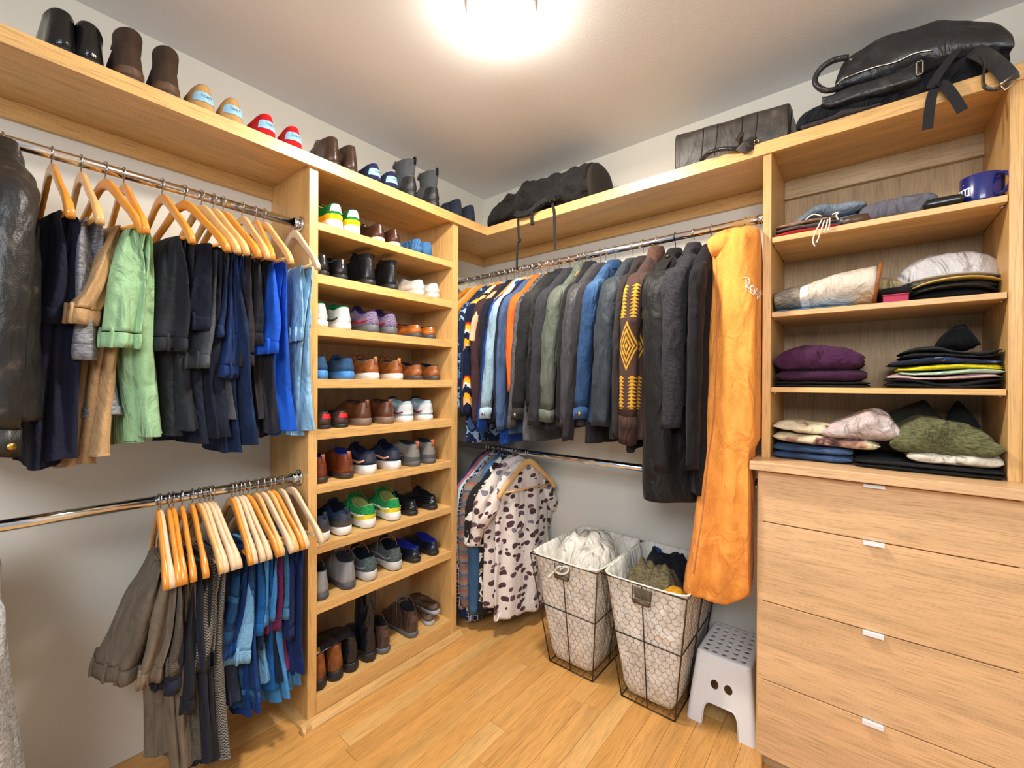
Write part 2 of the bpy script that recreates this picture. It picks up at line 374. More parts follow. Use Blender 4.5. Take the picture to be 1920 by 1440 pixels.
# right hand cabinet: shelves over a chest of drawers
RX1, RX2, RX3, RX4 = 1.805, 1.8325, 2.4265, 2.454; RY = -.3722
ZC = 1.1236; ZC2 = 1.0934
rc = thing('shelf_cabinet', 'oak wall cabinet with three shelves of folded clothes, above the drawers', 'cabinet', (2.13, -.19, ZC))
MB().box(RX1, RX2, RY, 0, ZC, ZU, .001).build('side_panel', oz, rc, True)
MB().box(RX3, RX4, RY, 0, ZC, ZU, .001).build('side_panel', oz, rc, True)
MB().box(RX4+.0008, RX4+.03, RY, 0, ZC, ZU, .001).build('filler_panel', oz, rc, True)
MB().box(RX2, RX3, -.012, 0, ZC, ZU).build('back_panel', oak('z', (186, 158, 118), .55), rc, True)
RSH = [(1.9538, 1.9338), (1.6722, 1.6535), (1.3901, 1.3715)]
for zt, zb in RSH:
    s_ = MB().box(RX2+.002, RX3-.002, RY+.003, -.013, zb, zt, .001).build('shelf', oak('x', OAK_F), rc, True)
    for xx, sg in ((RX2, 1), (RX3, -1)):
        for yy in (RY+.04, -.06):
            m = MB().tube([(xx+.0005*sg, yy, zb-.003), (xx+.012*sg, yy, zb-.003)], .003, 8); m.build('shelf_pin', STEEL, s_).location = -rc.location
XK, YK = 1.786, -.4966; YD = -.4543
dr = thing('drawer_chest', 'oak chest of wide flat drawers with small white tab pulls', 'chest of drawers', (2.13, -.24, 0))
MB().box(XK, 2.475, YK, -.002, ZC2, ZC, .0015).build('top', oak('x', OAK_D), dr, True)
MB().box(RX1, RX1+.019, YD+.0, -.002, 0, ZC2-.0005, .001).build('side_panel', oz, dr, True)
MB().box(RX4-.019, RX4, YD+.0, -.002, 0, ZC2-.0005, .001).build('side_panel', oz, dr, True)
MB().box(RX1+.019, RX4-.019, YD+.03, -.002, .05, ZC2-.0005).build('carcass', oak('x', OAK_B2), dr, True)
DG = [(1.084, .9045), (.9008, .6173), (.6135, .3324), (.3286, .055)]
white = plain('white_lacquer', (232, 236, 242), .3)
for k, (zt, zb) in enumerate(DG):
    d_ = MB().box(RX1+.0035, RX4-.0035, YD-.001, YD+.018, zb, zt, .001).build('drawer', oak('x', OAK_D, .42), dr, True)
    m = MB(); hx = 2.131
    m.box(hx-.026, hx+.026, YD-.014, YD+.01, zt-.0005, zt+.0012); m.box(hx-.026, hx+.026, YD-.0155, YD-.0135, zt-.0095, zt+.0012)
    h = m.build('pull', white, d_); h.location = -dr.location
MB().box(RX1+.019, RX4-.019, YD+.04, YD+.055, 0, .05).build('toe_board', oak('x', OAK_B2), dr, True)

# ---- chrome rods
ROD = .0165
def rod(name, label, p, q, flanges):
    t_ = thing(name, label, 'rod', Vector(p))
    m = MB().tube([Vector(p), Vector(q)], ROD, 24); m.build('tube', CHROME, t_, True)
    d = (Vector(q)-Vector(p)).normalized()
    for c_, s_ in flanges:
        c_ = Vector(c_); m = MB(); m.tube([c_, c_ + d*s_*.006, c_ + d*s_*.0075], [.033, .033, .027], 28); m.tube([c_+d*s_*.006, c_ + d*s_*.028], .0205, 24)
        f = m.build('flange', CHROME, t_, True)
        up = Vector((0, 0, 1)); sd = d.cross(up)
        for k in range(3):
            a = PI/2 + k*2*PI/3; cc = c_ + d*s_*.0075 + up*.0255*math.sin(a) + sd*.0255*math.cos(a)
            MB().tube([cc, cc + d*s_*.002], .004, 8).build('screw', STEEL, f).location = -t_.location
XROD = .2946; YROD = -.300; ZR1 = 2.054; ZR2 = 1.006
rod('closet_rod', 'chrome rod of the upper left row, under the left part of the top shelf', (XROD, -3.2, ZR1), (XROD, -1.4205, ZR1), [((XROD, -1.4205, ZR1), -1)])
rod('closet_rod', 'chrome rod of the lower left row, its left half empty', (XROD, -3.2, ZR2), (XROD, -1.4205, ZR2), [((XROD, -1.4205, ZR2), -1)])
rod('closet_rod', 'chrome rod of the upper back row, packed with coats', (.001, YROD, ZR1), (RX1-.0005, YROD, ZR1), [((.001, YROD, ZR1), 1), ((RX1-.0005, YROD, ZR1), -1)])
rod('closet_rod', 'dark-reflecting chrome rod of the lower back row, over the laundry baskets', (.015, YROD, ZR2), (RX1-.0005, YROD, ZR2), [((RX1-.0005, YROD, ZR2), -1)])
# ================================================================ hangers and hanging clothes
# every hanging thing has its origin on the rod's axis; local x runs across the hanger towards the room,
# local y along the rod, z up
def wv(*a): return mnoise.noise(Vector(a))
HW = {'honey': plain('varnished_maple_honey', (222, 146, 52), .28, bump=.1, bscale=30, var=.08, coat=.3),
      'natural': plain('varnished_maple', (226, 178, 112), .33, bump=.1, bscale=30, var=.07, coat=.2),
      'pale': plain('pale_beech', (226, 196, 158), .4, bump=.1, bscale=30, var=.06),
      'black': plain('black_plastic', (22, 22, 24), .35)}
def hanger_meshes():
    pr = [(0, -.048), (.022, -.052), (.045, -.066), (.075, -.092), (.11, -.122), (.15, -.155), (.185, -.188), (.203, -.212), (.209, -.226)]
    hh = [.017, .0165, .0155, .014, .013, .0125, .0135, .0135, .008]
    path = [(-x, z, h) for (x, z), h in reversed(list(zip(pr, hh)))][:-1] + [(x, z, h) for (x, z), h in zip(pr, hh)]
    R = []
    for k, (x, z, h) in enumerate(path):
        x0, z0, _ = path[max(k-1, 0)]; x1, z1, _ = path[min(k+1, len(path)-1)]
        t = Vector((x1-x0, 0, z1-z0)).normalized(); n = Vector((-t.z, 0, t.x)); w = .0068
        if abs(x) > .15: w = .0095
        ring = []
        for a in range(12):
            ang = 2*PI*a/12; c, s_ = math.cos(ang), math.sin(ang)
            c = math.copysign(abs(c)**.6, c); s_ = math.copysign(abs(s_)**.6, s_)
            ring.append(Vector((x, 0, z)) + n*(h*c) + Vector((0, w*s_, 0)))
        R.append(ring)
    body = MB().rings(R)
    hk = [(0, 0, -.05), (0, 0, -.034)]
    for k in range(13):
        a = -PI/2 + k*(PI*1.28)/12
        hk.append((.0205*math.cos(a) if k else .004, 0, .0205*math.sin(a) + .0008))
    hook = MB().tube(hk, .0019, 6)
    bar = MB().tube([(-.192, 0, -.2), (.192, 0, -.2)], .0055, 8)
    return body, hook, bar
_hb, _hh, _hr = hanger_meshes(); HPROTO = {}
ZBAR = -.2
def rod_frame(rodname, u, v=None):
    'point of a rod and the base turn of its hangers, from where the hook shows'
    side, z = {'LU': ('L', ZR1), 'LL': ('L', ZR2), 'BU': ('B', ZR1), 'BL': ('B', ZR2)}[rodname]
    if side == 'L': p = at(u, 720, 'x', XROD); return Vector((XROD, p.y, z)), 0.0
    p = at(u, 720, 'y', YROD); return Vector((p.x, YROD, z)), -PI/2
def l2w(P, rz, a, b, z):
    return Vector((P.x + a*math.cos(rz) - b*math.sin(rz), P.y + a*math.sin(rz) + b*math.cos(rz), P.z + z))
def solve_turn(P, base, u, v=None, r=.203, z=-.215):
    best = None
    for k in range(-75, 76):
        q = proj(l2w(P, base + math.radians(k), r, 0, z)); e = (q[0]-u)**2 + ((q[1]-v)**2*.3 if v else 0) + .02*k*k
        if best is None or e < best[0]: best = (e, base + math.radians(k))
    return best[1]
def hanger(P, rz, wood, label, group, bar=True, tilt=0, low=0.0):
    key = (wood, bar, low)
    if key not in HPROTO:
        t_ = thing('wooden_hanger' if wood != 'black' else 'plastic_hanger', label, 'hanger', P, rz, group)
        _hb.build('body', HW[wood], t_).location.z = -low
        hk_ = MB(); hk_.add(_hh.v, _hh.f, True)
        if low: hk_.tube([(0, 0, -.05-low), (0, 0, -.03)], .0019, 6)
        hk_.build('hook', STEEL if wood != 'black' else HW['black'], t_)
        if bar: _hr.build('trouser_bar', HW[wood], t_).location.z = -low
        HPROTO[key] = t_
    else:
        t_ = copy_tree(HPROTO[key]); t_['label'] = label
        if group: t_['group'] = group
    t_.location = P; t_.rotation_euler = (0, 0, rz)
    return t_

def cloth_rings(rows, n=52, seed=0, folds=3.0, sq=.75, z_wave=0.0, lobes=0, lob=0.0):
    '''rows: (z, a_centre, half_width, b_centre, half_thickness, fold_amp) from top to bottom'''
    R = []
    for k, (z, ac, w, bc, th, am) in enumerate(rows):
        ring = []
        for i in range(n):
            g = 2*PI*i/n; c, s_ = math.cos(g), math.sin(g)
            x = math.copysign(abs(c)**sq, c); y = math.copysign(abs(s_)**.9, s_)
            ph = seed*1.7 + z*2.1
            f = am*(math.sin(folds*PI*x + ph) + .5*math.sin(folds*1.9*PI*x + 2.3*ph + seed))
            f += am*.9*wv(x*1.5+seed, y, z*5+seed)
            e = 1 + .10*am/.01*wv(c*2+seed*3, s_*2, z*4)*.5
            if lobes:
                lb = lob*min(1, k/6)*(math.sin(lobes*g + seed*1.3 + z*3) + .45*math.sin((lobes*2-1)*g + seed*2.1 - z*4)); e += lb; y *= 1+lb
            zz = z + z_wave*math.sin(2.2*x + seed) * (1 if k == len(rows)-1 or k == len(rows)-2 else .4)
            ring.append((ac + w*x*e, bc + th*y + f, zz))
        R.append(ring)
    return R
def interp(pts, n):
    'smooth resample of row control points'
    P = np.array(pts, float); d = np.linspace(0, 1, len(P)); q = np.linspace(0, 1, n); out = []
    for x in q:
        k = min(int(x*(len(P)-1)), len(P)-2); t = x*(len(P)-1) - k
        p0, p1, p2, p3 = P[max(k-1, 0)], P[k], P[k+1], P[min(k+2, len(P)-1)]
        m1 = (p2-p0)/2; m2 = (p3-p1)/2
        out.append(tuple((2*t**3-3*t*t+1)*p1 + (t**3-2*t*t+t)*m1 + (-2*t**3+3*t*t)*p2 + (t**3-t*t)*m2))
    return out
def hem(R, depth=.02, shrink=.82):
    'turn the last ring inwards so that the cloth ends in an open, shadowed hem'
    last = R[-1]; c = Vector((sum(p[0] for p in last)/len(last), sum(p[1] for p in last)/len(last), 0))
    out = list(R)
    for s_, d in ((.93, .001), (shrink, depth)):
        out.append([(c.x+(p[0]-c.x)*s_, c.y+(p[1]-c.y)*(s_*.8), p[2]+d) for p in last])
    return out

def trousers(P, rz, mat, label, zw, zl, group=None, cat='trousers', name='folded_trousers', w0=.085, w1=.115, wl=.085, seed=0, flare=.035, drift=0.0, legs=2, ac=.02, loops=True, button=None, th=.05, lflare=.02, wb_mat=None, kind_extra=None, la=0, tl=.034, cuffs=False, hem_mat=None, zip_tab=None):
    t_ = thing(name, label, cat, P, rz, group); zw -= P.z; zl -= P.z; zt = ZBAR + .009
    L = zt - zw; w1 = min(w1, .105); w0 = max(w0, .085); f0 = flare; bc0 = .006
    ctl = [(zt, ac, w0*.92, -.004, .004, 0), (zt-.006, ac, w0, -.009, .010, .001), (zt-.035, ac, w0*1.02, -.014, .017, .003),
           (zt-.3*L, ac+drift*.2+.012, w0+(w1-w0)*.3, -.008-flare*.25, th*.66, .006), (zt-.65*L, ac+drift*.6+.016, w0+(w1-w0)*.8, .0-flare*.62, th*.92, .008), (zw+.042, ac+drift*.95+.016, w1, .0-flare*.95, th*1.0, .006)]
    drift += .016
    up = cloth_rings(interp(ctl, 26), 84, seed, 1.6, lobes=4, lob=.15)
    MB().rings(up).build('seat', mat, t_)
    wbc = [(zw+.043, ac+drift*.95, w1*1.005, -flare*.95, th*1.01, .006), (zw+.04, ac+drift*.95, w1*1.02, -flare*.95, th*1.03, .006), (zw+.02, ac+drift, w1*1.03, -flare*.98, th*1.05, .006), (zw, ac+drift, w1*1.01, -flare, th*1.03, .006)]
    W4 = []
    for q_ in wbc: W4.append(cloth_rings([wbc[0]]*7 + [q_], 84, seed, 1.6, z_wave=.005, lobes=4, lob=.15)[-1])
    wb = hem(W4, .03)
    MB().rings(wb, cap1=True).build('waistband', wb_mat or mat, t_)
    if loops:
        for xx in (-.5, .05, .55, .9):
            m = MB()
            i = min(range(50, 84), key=lambda j: abs((wb[1][j][0]-ac-drift)/w1 - xx))
            p0, p1 = Vector(wb[0][i]), Vector(wb[3][i]); cc = Vector((ac+drift, -flare, p0.z)); o_ = (Vector((p0.x, p0.y, 0))-Vector((cc.x, cc.y, 0))).normalized()*.003
            m.tube([p0+Vector((0, 0, .012))-o_*.3, p0+o_, (p0+p1)/2+o_*1.6, p1+o_, p1+Vector((0, 0, .003))-o_*.3], .0052, 6, up=(1, 0, 0))
            m.build('belt_loop', mat, t_)
    if button:
        i = min(range(50, 84), key=lambda j: abs((wb[1][j][0]-ac-drift)/w1 - .3)); p = Vector(wb[2][i]); d = Vector((.3, -1, 0)).normalized()
        MB().tube([p-d*.001, p+d*.005], .008, 12).build('button', button, t_)
    for k in range(legs):
        s2 = 1 if k else -1; off = .010*s2*(legs-1)
        Ll = zt - zl; sb_ = -.014 + .028*k; ac_ = ac - .014
        ctl = [(zt-.0005, ac, w0*.92, .006+.003*k, .003, 0), (zt-.007, ac, w0, .010+.005*k, .007, .001), (zt-.04, ac+off*.3, w0, .012+.012*k, .012, .003),
               (zt-.4*Ll, ac_+off+la*.5, wl*1.0, sb_+lflare*.4, tl*.9, .006), (zt-.72*Ll, ac_+off*1.6+la, wl*.88, sb_+lflare*.8, tl*.95, .006), (zl+.03+.02*k, ac+off*2+la, wl*.86, sb_+lflare*1.1, tl, .005), (zl+.02*k, ac+off*2+la, wl*.9, sb_+lflare*1.15, tl*1.08, .005)]
        R_ = cloth_rings(interp(ctl, 26), 64, seed+3+k, 1.5, z_wave=.006, lobes=3, lob=.15)
        MB().rings(hem(R_, .03)).build('leg', mat, t_)
        if cuffs or hem_mat:
            nC = 5 if cuffs else 2; C2 = []
            for r in R_[-nC:]:
                c0 = (sum(p[0] for p in r)/64, sum(p[1] for p in r)/64); C2.append([(c0[0]+(p[0]-c0[0])*(1.06 if cuffs else 1.02), c0[1]+(p[1]-c0[1])*(1.09 if cuffs else 1.03), p[2]) for p in r])
            MB().rings(hem(C2, .02)).build('cuff' if cuffs else 'hem', hem_mat or mat, t_)
    return t_

def coat(P, rz, mat, label, z_hem, z_cuff=None, cat='jacket', name='jacket', group=None, tb=.032, sb=.032, sa=.045, seed=0, hb=0.0, sdrift=-.02, collar=None, collar_mat=None, hem_w=.21, cuff_mat=None, cuff_len=.05, button=None, drop=0.0, far=True, extra=0, short=False, th_hem=None, wid=.205, rib=False, sl_a=.232, foldk=1.8, am=.008):
    t_ = thing(name, label, cat, P, rz, group); zh = z_hem - P.z; dz = -drop
    th_hem = th_hem or tb*1.2; ts = max(tb, .026)
    ctl = [(-.030+dz, 0, .030, 0, .018, 0), (-.036+dz, 0, .052, 0, .028, 0), (-.050+dz, 0, .082, 0, .033, .001), (-.076+dz, 0, .116, 0, .034, .002), (-.108+dz, 0, .150, 0, ts*1.05, .002), (-.140+dz, 0, wid*.90, 0, ts*1.05, .003),
           (-.165+dz, 0, wid*.985, 0, ts, .004), (-.25+dz, 0, wid, hb*.1, tb, .006), ((-.25+zh)/2, 0, (wid+hem_w)/2, hb*.5, (tb+th_hem)*.5, am), (zh+.08, 0, hem_w, hb*.9, th_hem*.97, am*1.1), (zh, 0, hem_w, hb, th_hem, am*1.1)]
    R_ = hem(cloth_rings(interp(ctl, 36), 72, seed, foldk, z_wave=.008, lobes=(3 if th_hem > .06 else 0), lob=.09), .04)
    MB().rings(R_).build('body', mat, t_)
    zc = (z_cuff - P.z - dz) if z_cuff else -.42
    for s_ in ((1, -1) if far else (1,)):
        ox = (.0 if short else sl_a)
        if short: pts = [(.175, -.16), (.205, -.2), (.235, -.27), (.25, (zc-.27)/2), (.26, zc)]
        else: pts = [(.140, -.135), (.182, -.160), (.216, -.215), (sl_a+.004, -.33), (sl_a+.008, -.46), (sl_a+.004, (zc-.46)/2), (sl_a-.004, zc)]
        kk = len(pts); ra = []
        for k, (x, z) in enumerate(pts):
            f = k/(kk-1)
            b_ = sdrift*f*f + hb*.5*f
            b_ += .012*math.sin(f*PI*1.3+seed)*f; ra.append((x*s_*(wid/.205) if k < 3 else x*s_, b_, z+dz, (sa*((.55, .85)[k] if k < 2 else 1.12-.38*f)), sb*((.6, .95)[k] if k < 2 else 1.22-.42*f)))
        nseg = 30; R2 = []
        for (x, b_, z, a1, b1) in interp(ra, nseg):
            ring = []
            for i in range(30):
                g = 2*PI*i/30; wr = 1 + .13*wv(math.cos(g)*1.3+seed, math.sin(g)*1.3, z*9+seed) + .085*wv(math.cos(g)*2.6, math.sin(g)*2.6+seed, z*22)*(1 if short else 1.3)
                ring.append((x + a1*math.cos(g)*wr, b_ + b1*math.sin(g)*wr, z + .004*math.sin(g*2+seed)))
            R2.append(ring)
        ncut = nseg
        if cuff_mat or button:
            ncut = max(6, nseg - max(2, int(nseg*cuff_len/max(.1, -.16-zc))))
        sl = MB().rings(R2[:ncut] if ncut < nseg else hem(R2, .03)).build('sleeve', mat, t_)
        if ncut < nseg:
            C2 = [[(c0[0]+(p[0]-c0[0])*1.06, c0[1]+(p[1]-c0[1])*1.08, p[2]) for p in r] for r in R2[ncut-1:] for c0 in [(sum(q[0] for q in r)/30, sum(q[1] for q in r)/30)]]
            cf = MB().rings(hem(C2, .03)).build('cuff', cuff_mat or mat, t_)
            if button:
                r = C2[len(C2)//2]; q = Vector(r[2 if s_ > 0 else 13]); cc = Vector((sum(p[0] for p in r)/30, sum(p[1] for p in r)/30, q.z)); d = (q-cc).normalized()
                MB().tube([q-d*.001, q+d*.004], .0085, 12).build('cuff_button', button, t_)
    if collar:
        h = collar if isinstance(collar, float) else .045
        C = []
        for k, (z, f) in enumerate(((-.062+dz, 1.25), (-.046+dz, 1.02), (-.04+h*.55+dz, .80), (-.04+h*.8+dz, .76), (-.04+h*.8-.006+dz, .88), (-.05+dz, 1.38), (-.068+dz, 1.7))):
            C.append([(.058*f*math.cos(2*PI*i/28) + .01, .032*min(f, 1.2)*math.sin(2*PI*i/28), z + .008*math.cos(2*PI*i/28+PI)) for i in range(28)])
        MB().rings(C, cap0=False, cap1=False).build('collar', collar_mat or mat, t_)
    return t_
# ---------------------------------------------------------------- upper left row
BRASS = plain('brass_button', (200, 168, 90), .35, 1.0); PEWT = plain('pewter_button', (168, 170, 172), .35, 1.0)
LUG = [ # hook u, near end u, v, wood, text
 (95, 130, 400, 'honey', 'navy chinos'), (150, 190, 388, 'natural', 'grey joggers'), (195, 266, 411, 'honey', 'khaki trousers'), (230, 273, 436, 'honey', 'mint green trousers'),
 (302, 361, 431, 'honey', 'black jeans'), (343, 425, 449, 'honey', 'blue-black jeans'), (375, 446, 446, 'natural', 'faded charcoal jeans'), (398, 461, 466, 'natural', 'dark blue jeans'),
 (416, 484, 470, 'honey', 'deep blue jeans'), (452, 501, 458, 'natural', 'worn black jeans'), (477, 509, 495, 'honey', 'brown-black jeans'), (493, 545, 481, 'natural', 'royal blue trousers'), (549, 595, 497, 'pale', 'pale blue trousers')]
LU = []
for k, (u, eu, ev, wd, tx) in enumerate(LUG):
    P, base = rod_frame('LU', u); rz = solve_turn(P, base, eu, ev)
    hanger(P, rz, wd, '%s wooden hanger on the upper left rod holding the %s' % ({'honey': 'glossy honey', 'natural': 'light', 'pale': 'pale'}[wd], tx), 'hangers on the upper left rod')
    LU.append((P, rz))
def TR(k, col, kind, vw, vl, label, row=LU, group='trousers folded over hangers, upper left', **kw):
    P, rz = row[k]; q = l2w(P, rz, .08, -.03, 0)
    zw = z_of(q.x, q.y, vw); zl = max(.035, z_of(q.x, q.y, vl)); c3 = kw.pop('c3', None); c2 = kw.pop('c2', None); wr = kw.pop('wr', 1.0); sc_ = kw.pop('scale', 1.0)
    kw.setdefault('th', .046 if row is LU and k < 6 else .034); kw.setdefault('tl', .032 if row is LU and k < 6 else .024); kw['ac'] = kw.get('ac', .03) - .0035*k
    return trousers(P, rz, cloth(col, kind, c2=c2, c3=c3, wr=wr, scale=sc_), label, zw, zl, group, seed=k+row[0][0].z*3, **kw)
TR(0, (30, 34, 58), 'plain', 612, 872, 'wide navy chinos folded over a hanger beside the black leather jacket', w0=.12, w1=.15, wl=.14, flare=.03, lflare=-.01, ac=.01, th=.05)
TR(1, (128, 130, 136), 'heather', 676, 795, 'grey marl jogging trousers with rolled cuffs and a dark waist button', w0=.08, w1=.11, wl=.07, button=plain('dark_brass_button', (60, 50, 30), .35, .8), flare=.02, loops=False, cuffs=True, name='folded_joggers')
TR(2, (178, 142, 100), 'plain', 615, 868, 'khaki chinos with red bar tacks on the belt loops, between grey and green trousers', w0=.07, w1=.13, wl=.085, flare=.10, lflare=-.055, drift=.01, ac=.035, th=.036, tl=.026)
TR(3, (146, 184, 140), 'plain', 652, 834, 'mint green cotton trousers folded over a hanger', w0=.09, w1=.125, wl=.085, flare=.035, wr=1.4, ac=.07, th=.044)
TR(4, (36, 40, 46), 'denim', 658, 820, 'black jeans next to the mint green trousers', w0=.12, w1=.135, wl=.11, button=PEWT, c3=(56, 60, 66), flare=.02)
TR(5, (22, 28, 44), 'denim', 622, 832, 'blue-black jeans with orange waist stitching and flared hems', w0=.12, w1=.11, wl=.13, button=PEWT, c3=(34, 44, 66), flare=.03)
TR(6, (62, 66, 72), 'denim', 694, 798, 'faded charcoal jeans with an orange waist button', w0=.10, w1=.11, wl=.10, button=plain('orange_button', (214, 120, 50), .4), c3=(100, 104, 108), flare=.05)
TR(7, (24, 42, 78), 'denim', 636, 850, 'dark blue jeans with the longest flared leg of the row', w0=.09, w1=.1, wl=.13, button=PEWT, c3=(40, 66, 112), flare=.03, lflare=.04)
TR(8, (20, 44, 92), 'denim', 708, 766, 'deep blue jeans whose waist hangs lowest in the upper row', w0=.09, w1=.11, wl=.09, button=PEWT, c3=(36, 72, 132), flare=.04)
TR(9, (50, 46, 52), 'denim', 685, 800, 'worn black jeans with a square patch pocket seam', w0=.09, w1=.11, wl=.10, c3=(78, 76, 82), flare=.03)
TR(10, (34, 36, 44), 'denim', 646, 824, 'brown-black jeans just left of the royal blue trousers', w0=.10, w1=.105, wl=.12, c3=(52, 56, 66), flare=.02)
TR(11, (22, 82, 192), 'plain', 665, 818, 'bright royal blue trousers folded over a hanger', w0=.055, w1=.10, wl=.085, flare=.03, lflare=.03, ac=.06)
TR(12, (134, 178, 206), 'plain', 642, 815, 'pale sky blue trousers at the right end of the upper row', w0=.12, w1=.125, wl=.125, flare=.012, th=.035, lflare=.0, ac=.03, wr=1.3)
# black leather jacket and a pale grey shirt behind it
P, base = rod_frame('LU', 3); rz = solve_turn(P, base, 26, None)
BLK_L = cloth((38, 37, 36), 'leather', c3=(96, 84, 66), wr=.7, rough=.42)
hanger(P, rz, 'natural', 'light wooden hanger inside the black leather jacket', 'hangers on the upper left rod', bar=False)
coat(P, rz, BLK_L, 'worn black leather jacket with brass snap cuff at the left edge of the upper rod', z_of(.45, P.y, 785), z_of(.5, P.y, 852), 'jacket', 'leather_jacket', seed=3, sa=.05, sb=.042, tb=.05, collar=.05, button=BRASS, cuff_len=.06, sdrift=-.035, hem_w=.2)
P2 = P + Vector((0, -.075, 0))
hanger(P2, rz, 'natural', 'light wooden hanger holding the pale grey shirt left of the leather jacket', 'hangers on the upper left rod', bar=False)
coat(P2, rz, cloth((150, 158, 172), 'heather'), 'pale grey shirt behind the leather sleeve at the left edge of the photo', z_of(.45, P.y, 860), z_of(.5, P.y, 885), 'shirt', 'shirt', seed=5, tb=.02, sa=.045, sb=.03)

# ---------------------------------------------------------------- lower left row
LLG = [(298, 312, 1100, 'honey'), (302, 323, 1096, 'pale'), (317, 335, 1087, 'honey'), (326, 345, 1089, 'honey'), (342, 362, 1086, 'honey'), (361, 386, 1073, 'honey'), (375, 414, 1060, 'natural'), (384, 423, 1073, 'pale'),
 (392, 437, 1053, 'pale'), (399, 447, 1049, 'pale'), (435, 469, 1054, 'honey'), (442, 477, 1051, 'pale'), (450, 490, 1035, 'pale'), (456, 503, 1031, 'pale'), (465, 520, 1028, 'honey'), (481, 528, 1036, 'natural'),
 (493, 545, 1026, 'pale'), (505, 555, 1025, 'natural'), (512, 567, 1027, 'honey'), (528, 575, 1026, 'pale'), (547, 602, 1006, 'pale')]
LLT = ['leftmost on the lower rod, carrying the taupe cargo trousers', 'second from the left on the lower rod, behind the first', 'third from the left on the lower rod, carrying slim taupe trousers', 'fourth from the left on the lower rod, with tweed trousers',
 'on the lower rod over the navy suit trousers', 'on the lower rod over the charcoal trousers, sixth from the left', 'on the lower rod over the houndstooth trousers', 'on the lower rod just right of the houndstooth hanger', 'on the lower rod, ninth from the left', 'on the lower rod, last before the gap in the middle',
 'on the lower rod, first after the gap, carrying teal plaid trousers', 'on the lower rod, second after the gap', 'on the lower rod over the cobalt trousers', 'on the lower rod over the pale blue chambray trousers', 'on the lower rod, fifth after the gap', 'on the lower rod over the dark navy chinos',
 'on the lower rod over the sky blue trousers', 'on the lower rod over the maroon trousers', 'on the lower rod over the slate blue trousers', 'on the lower rod over the midnight navy trousers', 'empty, at the right end of the lower rod against the shoe cabinet']
LLr = []
for (u, eu, ev, wd), tx in zip(LLG, LLT):
    P, base = rod_frame('LL', u); rz = solve_turn(P, base, eu, ev)
    hanger(P, rz, wd, '%s wooden hanger %s' % ({'honey': 'honey', 'natural': 'light', 'pale': 'pale'}[wd], tx), 'hangers on the lower left rod'); LLr.append((P, rz))
GL = 'trousers folded over hangers, lower left'
TL = lambda k, col, kind, vw, vl, label, **kw: TR(k, col, kind, vw, vl, label, row=LLr, group=GL, **kw)
TL(0, (116, 104, 90), 'plain', 1262, 1440, 'taupe cargo trousers spreading left at the start of the lower row', w0=.14, w1=.105, wl=.1, flare=.075, drift=-.04, ac=0.0, lflare=.01, th=.07)
TL(2, (124, 110, 94), 'plain', 1256, 1440, 'slim taupe trousers with belt loops, second pair of the lower row', w0=.13, w1=.11, wl=.11, flare=.05, ac=.05)
TL(3, (112, 104, 92), 'check', 1246, 1440, 'taupe tweed trousers beside the navy suit trousers', c2=(66, 62, 58), scale=2.2, w0=.13, w1=.11, wl=.1, flare=.03, ac=.06)
TL(4, (40, 44, 62), 'plain', 1272, 1440, 'navy suit trousers with satin waist tabs on the lower rod', w0=.12, w1=.12, wl=.12, flare=.05, ac=.06)
TL(5, (38, 42, 50), 'plain', 1308, 1440, 'charcoal navy trousers whose waist hangs lowest in the lower row', w0=.12, w1=.12, wl=.1, flare=.03, ac=.06)
TL(6, (150, 146, 136), 'check', 1236, 1440, 'grey houndstooth trousers with a black belt below the waist', c2=(40, 42, 50), w0=.11, w1=.12, wl=.09, flare=.03, wb_mat=cloth((24, 26, 28), 'leather', rough=.4), ac=.07, scale=1.5)
TL(8, (50, 60, 80), 'plain', 1225, 1345, 'slate navy trousers hidden behind the houndstooth pair', w0=.09, w1=.1, wl=.11, flare=.01, loops=False)
TL(10, (26, 70, 112), 'plaid', 1190, 1335, 'teal blue plaid trousers right of the houndstooth pair', c2=(18, 50, 84), c3=(48, 100, 142), w0=.12, w1=.12, wl=.11, flare=.04, ac=.05, scale=.5)
TL(11, (14, 54, 120), 'denim', 1216, 1350, 'cobalt blue trousers with wide waistband on the lower rod', w0=.12, w1=.13, wl=.12, flare=.05, ac=.05, c3=(24, 78, 156))
TL(13, (110, 168, 210), 'denim', 1226, 1308, 'pale blue chambray trousers in the middle of the blue pairs', w0=.09, w1=.11, wl=.08, flare=.05, ac=.06, c3=(150, 196, 226))
TL(14, (24, 92, 160), 'denim', 1186, 1320, 'mid blue denim trousers left of the sky blue pair', w0=.1, w1=.11, wl=.1, flare=.03, ac=.05, c3=(40, 120, 190))
TL(15, (16, 36, 66), 'plain', 1210, 1300, 'dark navy chinos between two brighter blue pairs', w0=.1, w1=.11, wl=.1, flare=.03, ac=.05)
TL(16, (70, 142, 204), 'plain', 1164, 1332, 'sky blue trousers with belt loops near the right end', w0=.09, w1=.11, wl=.1, flare=.03, ac=.06, lflare=.03)
TL(17, (112, 34, 80), 'plain', 1178, 1280, 'maroon trousers squeezed between blue ones', w0=.09, w1=.1, wl=.09, flare=.03, ac=.06)
TL(18, (70, 124, 166), 'denim', 1156, 1318, 'slate blue trousers right of the maroon pair', w0=.1, w1=.11, wl=.1, flare=.02, ac=.06, c3=(96, 150, 188))
TL(19, (20, 42, 92), 'plain', 1190, 1275, 'midnight navy trousers overlapping the edge of the shoe cabinet', w0=.12, w1=.13, wl=.12, flare=.02, ac=.07, lflare=.0)
